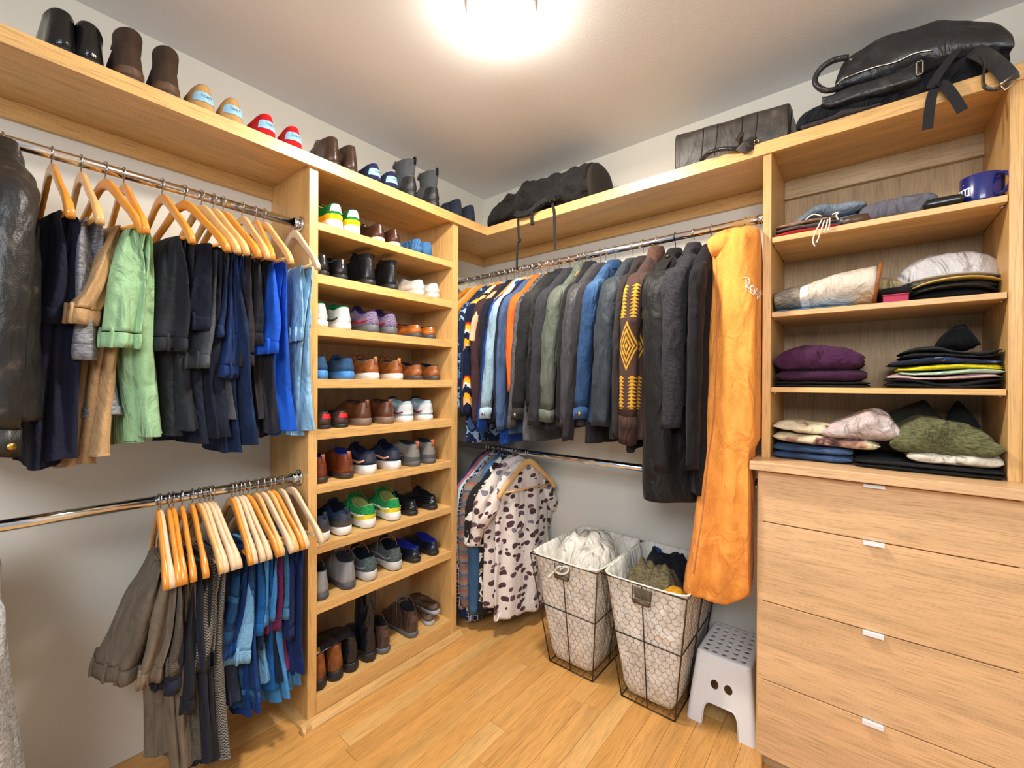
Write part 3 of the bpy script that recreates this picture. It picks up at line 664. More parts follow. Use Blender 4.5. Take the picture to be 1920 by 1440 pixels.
# the grey jersey at the left edge
P = Vector((XROD, -2.262, ZR2)); rz = math.radians(4)
hanger(P, rz, 'natural', 'light wooden hanger of the grey jersey top, out at the left edge', None, bar=False)
gj = coat(P, rz, cloth((178, 180, 182), 'heather'), 'long grey marl jersey top with a brown front panel at the bottom left', .05, .42, 'top', 'jersey_tunic', seed=2, tb=.04, sa=.045, sb=.035, hem_w=.24, th_hem=.11)
MB().box(.19, .245, -.012, .012, -.9, -.3, .004).build('front_panel', cloth((104, 84, 80), 'heather'), gj)
# ---------------------------------------------------------------- upper back row (coats and shirts)
def BK(u, v, hook_u=None, row='BU', r=.235):
    'hanger position whose sleeve shows at pixel column u (height v)'
    z = ZR1 if row == 'BU' else ZR2
    P = at(u, 720, 'y', YROD - r); return Vector((P.x, YROD, z))
BUC = [
 # u, hw_px, hem_v, cuff_v, colour, kind, extra, label
 (869, 8, 834, 768, (30, 44, 84), 'floral', dict(c2=(150, 180, 220), c3=(70, 110, 170), scale=1.6, cat='shirt', name='shirt'), 'navy shirt with a fine pale floral print, at the far left of the coat row'),
 (877, 7, 784, 780, (38, 48, 68), 'plain', dict(cat='shirt', name='shirt'), 'plain slate navy shirt second from the corner'),
 (887, 11, 782, 778, (14, 24, 56), 'aztec', dict(cat='cardigan', name='cardigan'), 'navy cardigan with stepped yellow, white and red geometric bands'),
 (897, 7, 700, 640, (206, 170, 132), 'plain', dict(cat='shirt', name='shirt', short=True, collar=.02), 'tan shirt whose collar shows above the maroon sleeve'),
 (899, 9, 796, 794, (70, 46, 50), 'plain', dict(cat='sweater', name='sweater'), 'maroon brown knit sweater with long straight sleeve'),
 (912, 8, 795, 770, (26, 32, 50), 'plain', dict(cat='jacket', collar=.03), 'black-navy jacket left of the pale denim one'),
 (928, 13, 780, 786, (158, 190, 208), 'denim', dict(c3=(196, 214, 226), collar=.03, button=PEWT, sdrift=-.06), 'pale washed denim jacket with silvery seams'),
 (932, 8, 836, 812, (22, 62, 140), 'plain', dict(cat='sweatshirt', name='sweatshirt', sdrift=-.075), 'royal blue sweatshirt whose cuff shows below the pale denim sleeve'),
 (941, 8, 800, 790, (30, 34, 58), 'plain', dict(cat='sweater', name='sweater'), 'dark indigo sweater right of the pale denim jacket'),
 (951, 8, 812, 806, (66, 88, 124), 'plain', dict(cat='shirt', name='shirt', sdrift=-.035), 'dusty blue shirt with long sleeve beside the orange one'),
 (964, 10, 780, 735, (208, 96, 34), 'plain', dict(cat='sweater', name='sweater', collar=.03, sdrift=-.02), 'burnt orange sweater standing out in the coat row'),
 (976, 9, 830, 802, (104, 104, 104), 'hbone', dict(c2=(56, 58, 62), collar=.025, sdrift=-.06), 'grey herringbone blazer behind the black jacket'),
 (990, 17, 775, 788, (42, 42, 44), 'denim', dict(c3=(62, 60, 58), collar=.03, button=PEWT, sdrift=-.05), 'washed black trucker jacket with a metal cuff button'),
 (1003, 10, 800, 760, (34, 34, 38), 'plain', dict(wr=2.2, collar=.04), 'crinkled black puffer jacket mostly hidden in the row'),
 (1020, 15, 805, 798, (56, 56, 62), 'plain', dict(collar=.035, sdrift=-.035), 'charcoal coat with an orange lined collar'),
 (1044, 17, 778, 792, (88, 94, 84), 'plain', dict(collar=.055, sdrift=-.05, cuff_mat=1, rough=.6), 'olive green waxed jacket with a tall stand collar'),
 (1061, 9, 800, 790, (36, 34, 36), 'plain', dict(collar=.05, sdrift=-.04), 'black overshirt right of the olive jacket'),
 (1079, 17, 800, 800, (74, 72, 76), 'plain', dict(collar=.03, sdrift=-.05, rough=.5), 'grey satin bomber jacket with sheen'),
 (1090, 12, 835, 828, (50, 48, 52), 'plain', dict(sdrift=-.06, collar=.02), 'dark grey parka with a striped black knit cuff hanging lowest'),
 (1108, 15, 795, 787, (42, 72, 112), 'denim', dict(c3=(82, 116, 156), collar=.03, button=BRASS, sdrift=-.03), 'mid blue denim jacket with brass cuff button'),
 (1143, 22, 824, 800, (58, 66, 74), 'plain', dict(collar=.02, sdrift=-.03, rough=.6, hem_w=.2, th_hem=.05), 'slate grey shell jacket with a curved hem'),
 (1164, 10, 846, 820, (56, 48, 46), 'plain', dict(collar=.02, sdrift=-.02), 'brown-black jacket showing its zip edge beside the cardigan'),
 (1192, 20, 822, 834, (84, 62, 54), 'diamond', dict(c2=(206, 152, 44), cat='cardigan', name='cardigan', collar=.06, collar_mat=1, cuff_mat=2, sdrift=-.035, hb=.02), 'brown shawl cardigan with mustard diamond pattern on the sleeve'),
 (1228, 27, 938, 880, (30, 29, 29), 'plain', dict(cat='coat', name='trench_coat', collar=.03, hem_w=.235, hb=.01, rough=.6, sdrift=-.01, tb=.05, th_hem=.125), 'long black trench coat with a buttoned epaulette'),
 (1266, 33, 764, 802, (56, 54, 60), 'heather', dict(cat='coat', name='wool_jacket', collar=.04, sa=.055, sb=.048, tb=.06, th_hem=.07, sdrift=-.01), 'charcoal wool jacket, the one facing front beside the orange coat'),
 (1302, 14, 936, 880, (30, 27, 30), 'plain', dict(cat='coat', name='coat', tb=.045, hem_w=.2, sdrift=0), 'long black coat between the wool jacket and the orange coat'),
]
for k, (u, hw, vh, vc, col, kind, ex, label) in enumerate(BUC):
    ex = dict(ex); ex['sdrift'] = ex.get('sdrift', -.02)*1.35; P = BK(u, 620); yc = YROD-.23
    dpt = (Vector((P.x, yc, 1.4))-CAM).dot(_F); sb = hw*dpt/F_PX
    zh = z_of(P.x, yc, vh); zc = z_of(P.x, yc, vc)
    mt = cloth(col, kind, c2=ex.pop('c2', None), c3=ex.pop('c3', None), wr=ex.pop('wr', 1.0), rough=ex.pop('rough', .9), scale=ex.pop('scale', 1.0))
    if ex.get('cuff_mat') == 2: ex['cuff_mat'] = cloth((78, 52, 44), 'ribs'); ex['cuff_len'] = .09
    elif ex.get('cuff_mat') == 1: ex['cuff_mat'] = mt
    if ex.get('collar_mat') == 1: ex['collar_mat'] = cloth((92, 62, 50), 'plain')
    nm = ex.pop('name', 'jacket'); ct = ex.pop('cat', 'jacket')
    rz = -PI/2 + math.radians([0, 3, -3, 2, -2][k % 5])
    wd = 'black' if nm == 'trench_coat' else ('honey' if k % 3 else 'natural')
    hanger(P, rz, wd, '%s hanger inside the %s' % ('black plastic' if wd == 'black' else wd + ' wooden', label.split(' with')[0].split(' beside')[0].split(',')[0]), 'hangers in the coat row', bar=False, low=.03)
    sb_ = ex.pop('sb', max(.02, sb)); tb_ = ex.pop('tb', max(.018, min(.04, sb*.9)))
    g = coat(P, rz, mt, label, zh, zc, ct, nm, drop=.036, group='clothes hanging in the upper back row', seed=k, sb=sb_, tb=tb_, **ex)
    if nm == 'trench_coat':
        m = MB(); R_ = []
        for t in range(8):
            f = t/7; x = .085 + .115*f; z = -.112 - .075*f**1.2
            R_.append([(x, -.022, z), (x, .022, z), (x, .022, z+.005), (x, -.022, z+.005)])
        m.rings(R_, smooth=False).build('epaulette', mt, g)
        MB().tube([(.105, 0, -.112), (.107, 0, -.106)], .008, 12).build('button', plain('brown_horn_button', (96, 72, 48), .4), g)
# extra hooks of thin hangers between the coats
for k, (u, near) in enumerate(((880, 'slate navy shirt'), (893, 'tan collar shirt'), (905, 'maroon sweater'), (925, 'pale denim jacket'), (937, 'indigo sweater'), (958, 'burnt orange sweater'), (972, 'herringbone blazer'), (985, 'trucker jacket'),
     (1000, 'black puffer jacket'), (1012, 'charcoal coat'), (1030, 'olive jacket'), (1048, 'black overshirt'), (1068, 'grey satin bomber'), (1085, 'dark grey parka'), (1098, 'mid blue denim jacket'))):
    P, base = rod_frame('BU', u)
    hanger(P, base + math.radians(4 if k % 2 else -4), 'natural' if k % 2 else 'honey', '%s wooden hanger whose hook shows above the %s' % ('light' if k % 2 else 'honey', near), 'hangers squeezed between the coats', bar=False, low=.015)

# ---------------------------------------------------------------- orange coat
P, base = rod_frame('BU', 1397)
OR = cloth((248, 158, 72), 'plain', wr=1.0); OR2 = cloth((226, 118, 10), 'plain', wr=1.2)

oc = thing('orange_coat', 'long bright orange coat with stand collar hanging at the right end of the back rod', 'coat', P, 0)
hanger(P, -PI/2, 'natural', 'light wooden hanger inside the long orange coat', None, bar=False).scale = (.72, .9, 1)
def orow(v, ul, ur, y, th, am):
    a = at(ul, v, 'y', y); b = at(ur, v, 'y', y); return ((a.z+b.z)/2, (a.x+b.x)/2, (b.x-a.x)/2, y, th, am)
rows = [orow(428, 1374, 1408, -.34, .02, 0), orow(434, 1348, 1420, -.38, .045, 0), orow(446, 1336, 1426, -.40, .065, .002), orow(478, 1338, 1434, -.40, .08, .004), orow(540, 1336, 1440, -.40, .09, .006), orow(640, 1329, 1445, -.41, .09, .008), orow(760, 1325, 1440, -.41, .09, .010), orow(850, 1319, 1434, -.41, .085, .012), orow(950, 1308, 1428, -.42, .08, .013), orow(1040, 1295, 1428, -.42, .075, .014), orow(1085, 1286, 1418, -.42, .07, .014), orow(1114, 1281, 1372, -.42, .055, .008)]
R_ = []
for (z, xc, w, yc, th, am) in interp(rows, 44):
    ring = []
    for i in range(72):
        g = 2*PI*i/72; c, s_ = math.cos(g), math.sin(g); x = math.copysign(abs(c)**.8, c)
        f = am*(math.sin(4.2*x+z*2) + .6*math.sin(8*x+1.3+z*3)) + .008*wv(x*3, z*5, 1)
        ring.append((min(xc + w*x*(1+.02*wv(c, s_, z*4)), 1.80 if z > 1.16 else 1.782), yc + th*s_ + f, z))
    R_.append(ring)
R_ = hem(R_, .05, .9)
m = MB().rings(R_); m.build('body', OR, oc, True)
from mathutils.bvhtree import BVHTree
def skin(mb): return BVHTree.FromPolygons([Vector(v) for v in mb.v], mb.f)
def on(bvh, u, v, lift=.002):
    d = (at(u, v, 'y', 0) - CAM).normalized(); h = bvh.ray_cast(CAM, d)
    return (h[0] - d*lift) if h[0] else None
bv = skin(m)
def stroke(name, pts, r, mat, root, n=5, flat=1.0):
    q = [on(bv, u, v) for u, v in pts]; q = [x for x in q if x is not None]
    if len(q) > 1: return MB().tube(q, r, n, flat=flat).build(name, mat, root, True)
def fine(pts, n=24): return [tuple(x) for x in interp(pts, n)]
SEAM = plain('faded_seam', (200, 124, 84), .8)
stroke('placket_seam', fine([(1343, 484), (1344, 560), (1344, 640), (1342, 720), (1337, 800), (1328, 860), (1320, 940), (1310, 1010), (1300, 1075)], 30), .0022, SEAM, oc)
stroke('hem_stitching', fine([(1284, 1090), (1292, 1040), (1300, 990), (1306, 950), (1312, 900)], 20), .0014, SEAM, oc)
INK = plain('white_lettering', (245, 240, 236), .6)
def L16(pts): return [(1360+x/16, 490+y/16) for x, y in pts]
lt = None
for st in ([(515, 500), (570, 488), (650, 495), (720, 545), (735, 610), (690, 690), (630, 760), (600, 745), (700, 800), (790, 860), (890, 945), (965, 1010)], [(632, 530), (632, 640), (628, 780), (620, 930)],
           [(845, 790), (815, 715), (765, 760), (752, 850), (775, 930), (830, 985), (880, 960), (885, 880), (850, 800)], [(955, 800), (938, 870), (985, 915), (1028, 950), (1020, 1040), (965, 1135), (950, 1080), (985, 990)], [(1100, 870), (1068, 900), (1062, 970), (1085, 1020), (1108, 980), (1112, 900)]):
    stroke('lettering', fine(L16(st), 26), .0017, INK, oc)
# stand collar flap and hem loop
m = MB(); a = [at(u, v, 'y', -.44) for u, v in ((1326, 452), (1345, 437), (1372, 428), (1400, 428))]; b = [at(u, v, 'y', -.46) for u, v in ((1335, 482), (1350, 478), (1375, 470), (1402, 462))]
R2 = []
for p_, q_ in zip(interp([tuple(x) for x in a], 14), interp([tuple(x) for x in b], 14)):
    p_, q_ = Vector(p_), Vector(q_); d = Vector((0, -.004, 0)); mid = (p_+q_)/2 + Vector((0, -.018, 0))
    R2.append([p_, mid, q_, q_+d, mid+d*1.5, p_+d])
m.rings(R2).build('collar', OR, oc, True)
lp_ = [tuple(at(u, v, 'y', -.42)) for u, v in ((1346, 1095), (1349, 1110), (1358, 1119), (1368, 1116), (1373, 1104), (1375, 1088))]
MB().tube([Vector(x) for x in interp(lp_, 20)], .0095, 6, flat=.2, up=(0, 1, 0)).build('hanging_loop', OR2, oc, True)

# ---------------------------------------------------------------- lower back row (shirts)
SHG = [(886, 878, 905), (893, 884, None), (905, 893, None), (916, 903, None), (922, 911, None), (927, 916, None), (933, 922, None), (941, 928, None), (958, 934, None), (962, 939, None), (971, 945, None), (979, 952, None)]
SHL = [
 # sleeve u at v~1000, hw, hem v, cuff v, colour, kind, opts, label
 (864, 8, 1165, 1150, (34, 54, 92), 'plain', dict(), 'navy shirt at the corner end of the lower back rod'),
 (869, 8, 1130, 1090, (176, 96, 104), 'plain', dict(sdrift=-.05), 'dusty pink shirt showing its shoulder beside the cabinet'),
 (876, 8, 1150, 1128, (188, 212, 226), 'plain', dict(sdrift=-.04), 'pale ice blue shirt second behind the cabinet edge'),
 (879, 9, 1170, 1145, (28, 34, 58), 'net', dict(c2=(172, 176, 196), c3=(214, 52, 110)), 'navy shirt with white net pattern and pink dots'),
 (887, 13, 1145, 1140, (128, 116, 108), 'bands', dict(sdrift=-.03), 'taupe and rust woven-pattern shirt with banded sleeve'),
 (901, 15, 1160, 1020, (40, 38, 42), 'floral', dict(c2=(232, 230, 222), c3=(150, 130, 92), short=True, scale=1.0), 'black short-sleeved shirt with white leaves and tan scrolls'),
 (894, 15, 1158, 1156, (66, 104, 144), 'denim', dict(c3=(96, 136, 176), wid=.18, sl_a=.205, hem_w=.2), 'blue chambray shirt hanging long below the banded sleeve'),
 (914, 14, 1152, 1026, (228, 216, 208), 'shells', dict(c2=(86, 66, 72), c3=(128, 132, 146), short=True, scale=.66), 'white shirt with a small brown clam-shell print, behind the front one'),
]
for k, (u, hw, vh, vc, col, kind, ex, label) in enumerate(SHL):
    ex = dict(ex); P = BK(u, 1000, row='BL'); yc = YROD-.22; dpt = (Vector((P.x, yc, 1.0))-CAM).dot(_F); sb = hw*dpt/F_PX
    zh = z_of(P.x, yc, vh); zc = z_of(P.x, yc, vc)
    mt = cloth(col, kind, c2=ex.pop('c2', None), c3=ex.pop('c3', None), wr=.8, scale=ex.pop('scale', 1.0))
    rz = -PI/2 + math.radians(-6 - k)
    hanger(P, rz, ['natural', 'honey', 'natural'][k % 3], 'wooden hanger inside the %s' % label.split(' with')[0].split(' at the')[0].split(', behind')[0]+('' if k else ' in the corner').split(' showing')[0].split(' hanging')[0], 'hangers of the shirts on the lower back rod', bar=False, low=.008)
    coat(P, rz, mt, label, zh, zc, 'shirt', 'shirt', 'shirts on the lower back rod', seed=k+30, sb=max(.022, sb), tb=.024, collar=.02, **ex)
# front shirt turned towards the room, its hanger outside the cloth
P, base = rod_frame('BL', 991); rz = base + math.radians(-12)
P = P + Vector((0, 0, 0))
hanger(P, rz, 'natural', 'large light wooden hanger in front, holding the clam-shell print shirt facing the room', None, bar=True)
SHELL = cloth((230, 220, 214), 'shells', c2=(84, 62, 70), c3=(132, 136, 150), wr=.8, scale=.66)
q = l2w(P, rz, .1, .0, 0)
sgn = 1 if (CAM-P).dot(Vector((-math.sin(rz), math.cos(rz), 0))) > 0 else -1
coat(l2w(P, rz, 0, -.05*sgn, 0), rz, SHELL, 'white clam-shell print shirt at the front, facing the room', z_of(q.x, q.y, 1160), z_of(q.x, q.y, 985), 'shirt', 'printed_shirt', None, seed=44, tb=.024, sb=.026, sa=.045, short=True, wid=.19, hem_w=.215, drop=.02, sdrift=-.03*sgn, hb=.02*sgn, foldk=2.6, am=.010)
# ================================================================ shoes
# a shoe has its heel at the origin and its toe along +x
_S = [0, .03, .1, .25, .4, .55, .7, .82, .92, .98, 1]; _Wd = [0, .021, .031, .0335, .0335, .040, .0475, .046, .036, .02, 0]
NS = 17
def sring(hx, hz, fx, fz, bl, wm, side=1, dip=0, dx=0, dy=0, round_=1):
    pts = []
    for sg in (1, -1):
        for i in range(NS):
            if sg < 0 and i in (0,): continue
            g = PI*i/(NS-1); s_ = (1-math.cos(g))/2
            if sg > 0: ss = s_
            else: ss = 1 - s_
            if sg < 0 and i == NS-1: continue
            wf = float(np.interp(ss, _S, _Wd)); we = .0335*math.sqrt(max(0, 1-(2*ss-1)**2))
            wf = wf*(1-bl) + we*bl
            yc = side*.010*math.sin(PI*ss)*(1-bl)*ss
            z = hz*(1-ss**1.2) + fz*ss**1.2 - dip*math.sin(PI*min(1, ss*1.25))**2
            pts.append((hx + (fx-hx)*ss + dx, yc + sg*wf*wm + dy, z))
    return pts
def rows_low(L, hs, hf, xf, sh, sf, dip, W, toe=.048):
    return [(.004, sh-.006, L-.004, sf-.004, 0, W*.99, 0), (-.003, sh+.012, L-.001, sf+.012, 0, W*1.03, 0), (-.004, sh+.024, L-.008, sf+.026, 0, W*1.0, 0),
            (-.001, sh+(hs-sh)*.5, L*.90, max(toe, sf+.036), .12, W*.95, dip*.1), (.0, sh+(hs-sh)*.68, L*.80, toe+(hf-toe)*.35, .35, W*.92, dip*.35),
            (.002, sh+(hs-sh)*.84, L*.67, toe+(hf-toe)*.68, .65, W*.92, dip*.7), (.004, hs-.003, xf+.012, hf-.004, .95, W*.92, dip*.95), (.005, hs, xf, hf, 1, W*.93, dip)]
STY = {
 'runner': dict(L=.300, hs=.098, hf=.118, xf=.150, sh=.036, sf=.022, dip=.020, W=1.06, toe=.052, kind='sneaker', name='running_shoe', sflare=1.07),
 'court': dict(L=.298, hs=.088, hf=.104, xf=.150, sh=.028, sf=.024, dip=.014, W=1.04, toe=.05, kind='sneaker', name='sneaker', sflare=1.04),
 'oxford': dict(L=.298, hs=.074, hf=.092, xf=.150, sh=.022, sf=.012, dip=.012, W=.98, toe=.044, kind='shoe', name='lace_up_shoe', sflare=1.03),
 'loafer': dict(L=.296, hs=.068, hf=.080, xf=.175, sh=.020, sf=.010, dip=.010, W=.98, toe=.042, kind='shoe', name='loafer', sflare=1.03),
 'slipon': dict(L=.284, hs=.066, hf=.064, xf=.175, sh=.014, sf=.012, dip=.010, W=.97, toe=.04, kind='shoe', name='slip_on_shoe', sflare=1.03),
 'slipper': dict(L=.28, hs=.074, hf=.074, xf=.15, sh=.008, sf=.008, dip=.008, W=1.0, toe=.05, kind='slipper', name='slipper', sflare=1.02),
 'chukka': dict(L=.300, hs=.122, hf=.132, xf=.132, sh=.024, sf=.015, dip=.006, W=1.03, toe=.05, kind='boot', name='ankle_boot', sflare=1.05),
 'boot': dict(L=.300, hs=.165, hf=.170, xf=.130, sh=.026, sf=.018, dip=.004, W=1.05, toe=.052, kind='boot', name='boot', sflare=1.06),
 'tall': dict(L=.300, hs=.320, hf=.325, xf=.128, sh=.032, sf=.014, dip=.0, W=1.04, toe=.05, kind='boot', name='tall_boot', sflare=1.02),
}
def shoe(x, y, z, rz, sty, label, group, up, sole, side=1, lining=None, laces=None, heel=None, tab=None, stripe=None, outsole=None, tongue=None, tag_text=None, heel_text=None, lean=(0, 0), patch=None, pitch=0, bow=False, cat=None, name=None, k=1.0, low_patch=None, heel_n=5, **ov):
    st = dict(STY[sty]); st.update(ov)
    L, hs, hf, xf, sh, sf, dip, W = [st[q] for q in ('L', 'hs', 'hf', 'xf', 'sh', 'sf', 'dip', 'W')]
    t_ = thing(name or st['name'], label, cat or st['kind'], (x, y, z), 0, group, rot=(0, pitch, rz)); t_.scale = (k, k, k)
    rw = rows_low(L, min(hs, .13) if hs > .14 else hs, min(hf, .135) if hf > .14 else hf, xf, sh, sf, dip, W, st['toe'])
    R = [sring(a, b, c, d, e, f, side, g) for a, b, c, d, e, f, g in rw]
    if hs > .14:
        n = 9; top = hs
        for q in range(1, n+1):
            f = q/n; zz = .13 + (top-.13)*f
            w = W*(.93+.25*f*(hs-.1)*3) + .02*math.sin(f*9+side)*(hs > .2)
            R.append(sring(.005 - .012*f, zz, xf+.004*f+.01*math.sin(f*8)*(hs > .2)*.4, zz+.004, 1, w, side, 0, lean[0]*f*f, lean[1]*f*f))
        if lean[0] or lean[1]:
            R = [[(px, py, pz - (abs(lean[0])+abs(lean[1]))*.55*max(0, (pz-.13)/(top-.13))**2 if pz > .13 else pz) for px, py, pz in r] for r in R]
    MB().rings(R, cap0=True, cap1=False).build('upper', up, t_)
    # lining
    T = R[-1]; c = [sum(p[i] for p in T)/len(T) for i in range(3)]
    def shr(f, dz, zz=None): return [(c[0]+(p[0]-c[0])*f, c[1]+(p[1]-c[1])*f, (p[2]+dz) if zz is None else zz) for p in T]
    zi = max(sh+.012, .5*hs if hs < .14 else hs-.08)
    MB().rings([T, shr(.97, .0035), shr(.90, .001), shr(.86, -.02), shr(.84, 0, zi)][0:5], cap0=False).build('lining', lining or up, t_)
    # sole: welt line, side wall, ground line
    fl = st['sflare']*W; zs = lambda d: sring(-.006, sh+d, L+.004, sf+d, 0, fl, side)
    def ground(f, d=0.0): return sring(-.004+(0 if f == 1 else .003), d, L-.004, d+.004, 0, fl*f, side)
    S_ = [sring(-.004, sh+.002, L+.0, sf+.002, 0, fl*.96, side), zs(-.001), sring(-.008, sh*.5, L+.004, sf*.5+.002, 0, fl*1.01, side), ground(1.0, .004 if outsole else 0), ground(.97, .003 if outsole else 0)]
    S_ = [[(a, b, max(0, c_)) for a, b, c_ in r] for r in S_]
    MB().rings(S_).build('sole', sole, t_)
    if outsole: MB().rings([ground(1.005, .0065), ground(1.01, .003), ground(.99, 0)]).build('outsole', outsole, t_)
    n = len(R[0])
    idx = lambda q: q % n
    def grid(r0, r1, i0, i1, lift, nm, mat):
        rr = R[r0:r1+1]; Q = []
        cc = Vector((.06, 0, 0))
        for r in rr:
            Q.append([Vector(r[idx(i)]) + (Vector((r[idx(i)][0]-.05, r[idx(i)][1]*1.3, .006)).normalized())*lift for i in range(i0, i1+1)])
        return MB().rings(Q, closed=False).build(nm, mat, t_)
    if heel: grid(1 if heel_n > 3 else 3, 6 if heel_n < 4 else 5, -heel_n, heel_n, .0022, 'heel_counter', heel)
    if patch: grid(3, 5, -2, 2, .003, 'heel_patch', patch)
    if low_patch: grid(0, 2, -6, 6, .0025, 'heel_guard', low_patch)
    if tab:
        p = Vector(R[min(7, len(R)-1)][0]) if hs < .14 else Vector(R[-1][0])
        MB().tube([p+Vector((-.0035, 0, -.022)), p+Vector((-.006, 0, 0)), p+Vector((-.004, 0, .014)), p+Vector((.003, 0, .013)), p+Vector((.005, 0, -.004))], .007, 8, flat=.22, up=(1, 0, 0)).build('pull_tab', tab, t_)
    if stripe:
        for sg in (1, -1):
            pts = []
            for f in np.linspace(0, 1, 12):
                r = R[1 + int(round(0))]; ri = 1.2 + 2.6*(abs(f-.25)**1.0 if f > .25 else (.25-f)*1.2)
                ii = (3 + f*7) * sg
                a, b = int(ri), ri-int(ri); i0 = int(math.floor(ii)); fi = ii-i0
                def P_(rr, jj): return Vector(R[rr][idx(jj)])
                q = (P_(a, i0)*(1-fi)+P_(a, i0+1)*fi)*(1-b) + (P_(a+1, i0)*(1-fi)+P_(a+1, i0+1)*fi)*b
                pts.append(q + Vector((0, .0018*(1 if q.y > 0 else -1), 0)))
            MB().tube(pts, [.0012+.0045*math.sin(PI*min(1, .12+f)) for f in np.linspace(0, .85, 12)], 6).build('side_flash', stripe, t_)
    if laces:
        for q in range(4):
            f = q/3; ri = 7-q*.9 if hs < .14 else 7-q*.5; a = int(ri); ii = NS-1-3-int(f*0)
            p0 = Vector(R[min(a, 7)][NS-1-4]); p1 = Vector(R[min(a, 7)][NS-1+4]); up_ = Vector((.004, 0, .009))
            MB().tube([p0+Vector((0, .001, .002)), p0*.7+p1*.3+up_, p0*.3+p1*.7+up_, p1+Vector((0, -.001, .002))], .0022, 6).build('lace', laces, t_)
        if bow:
            p = Vector(R[-1][NS-1]) + Vector((.004, 0, .012))
            for sg in (1, -1):
                MB().tube([Vector(v) for v in interp([tuple(p), tuple(p+Vector((-.01, .02*sg, .018))), tuple(p+Vector((-.012, .045*sg, .004))), tuple(p+Vector((.0, .03*sg, -.008))), tuple(p)], 16)], .0017, 6).build('lace', laces, t_)
                MB().tube([Vector(v) for v in interp([tuple(p), tuple(p+Vector((-.02, .034*sg, .006))), tuple(p+Vector((-.045, .052*sg, -.03))), tuple(p+Vector((-.05, .055*sg, -.07)))], 14)], .0017, 6).build('lace', laces, t_)
    if tongue or laces:
        p0 = Vector(R[-1][NS-1-3]); p1 = Vector(R[-1][NS-1+3]); m_ = (p0+p1)/2
        Q = []
        for q in range(5):
            f = q/4; h = -.01+.034*f; w = .026*(1-.25*f*f)
            Q.append([(m_.x+.012-.016*f+.004*math.sin(PI*(i/6)), (i/6-.5)*2*w, m_.z+h-.004*abs(i/6-.5)*2) for i in range(7)] + [(m_.x+.017-.016*f, (i/6-.5)*2*w, m_.z+h-.004) for i in range(6, -1, -1)])
        MB().rings(Q).build('tongue', tongue or up, t_)
    if tag_text:
        s0, c1, c2 = tag_text
        grid(2, 4, -3, 3, .0018, 'label', c1)
        txt(t_, s0, .012, (R[3][0][0]-.0045, 0, R[3][0][2]), c2)
    if heel_text:
        s0, c2 = heel_text
        for q, ss in enumerate(s0): txt(t_, ss, .016, (-.0095, 0, R[4][0][2]+.004-.015*q), c2)
    return t_
def txt(parent, s, size, loc, mat, rot=(PI/2, 0, -PI/2), ext=.0004):
    c = bpy.data.curves.new('lettering', 'FONT'); c.body = s; c.size = size; c.extrude = ext; c.align_x = 'CENTER'; c.align_y = 'CENTER'; c.space_character = 1.1; c.resolution_u = 2
    tmp = bpy.data.objects.new('tmp', c); me = bpy.data.meshes.new_from_object(tmp); bpy.data.objects.remove(tmp); me.materials.clear(); me.materials.append(mat)
    o = bpy.data.objects.new('lettering', me); COL.objects.link(o); o.parent = parent; o.location = loc; o.rotation_euler = rot; return o
def lth(c, r=.3, wr=.5, c3=None): return cloth(c, 'leather', wr=wr, rough=r, c3=c3)
def sued(c): return cloth(c, 'plain', wr=.5, rough=.95)
def knit(c): return cloth(c, 'heather', wr=.3, rough=.9)
def rub(c): return plain('rubber_sole', c, .55, bump=.1, bscale=120)
WH = rub((232, 232, 230)); BLKR = rub((34, 33, 34)); GRYR = rub((96, 98, 102)); CREAM = rub((214, 198, 170)); DKB = rub((62, 48, 42))
def pair(lev, u1, u2, sty, what, group, up, sole, splay=5, xh=.345, turn=0, zz=None, words=('left', 'right'), opts2=None, dxs=(0, 0), **kw):
    z = (SHZ[lev][0] if lev is not None and lev < 8 else .1058) if zz is None else zz
    for i, u in enumerate((u1, u2)):
        if u is None: continue
        v = proj((xh, -1.0, z))[1]; p = at(u, 720, 'x', xh)
        sg = -1 if i == 0 else 1
        o2 = dict(kw)
        if opts2 and i == 1: o2.update(opts2)
        rz = PI + math.radians(turn) + math.radians(splay)*sg*(-1)
        shoe(xh+dxs[i], p.y, z+.0003, rz, sty, '%s %s of the %s' % (words[i], STY[sty]['kind'], what), group, up, sole, side=sg, **o2)
G1 = 'shoes on the cabinet shelves'
grn = sued((20, 130, 70)); yel = sued((246, 190, 20)); 
# shelf 1
pair(0, 633, 665, 'runner', 'yellow, green and white pair on the top rack shelf', G1, grn, rub((238, 238, 240)), heel=lth((240, 240, 238), .4), heel_n=3, low_patch=yel, stripe=yel, laces=yel, bow=True, outsole=rub((24, 92, 60)), heel_text=(('19', '26'), plain('green_print', (30, 110, 70), .6)), lining=sued((14, 40, 46)), hs=.112, sh=.04)
pair(0, 715, 743, 'oxford', 'dark brown leather pair with pale soles on the top rack shelf', G1, lth((78, 44, 30), .3), CREAM, lining=sued((20, 22, 26)), laces=sued((40, 26, 20)), hs=.086)
pair(0, 787, 808, 'slipper', 'knitted blue slipper pair on the top rack shelf', G1, cloth((70, 120, 172), 'ribs', wr=1.4), sued((50, 90, 140)), lining=sued((60, 100, 150)), splay=-14, turn=14)
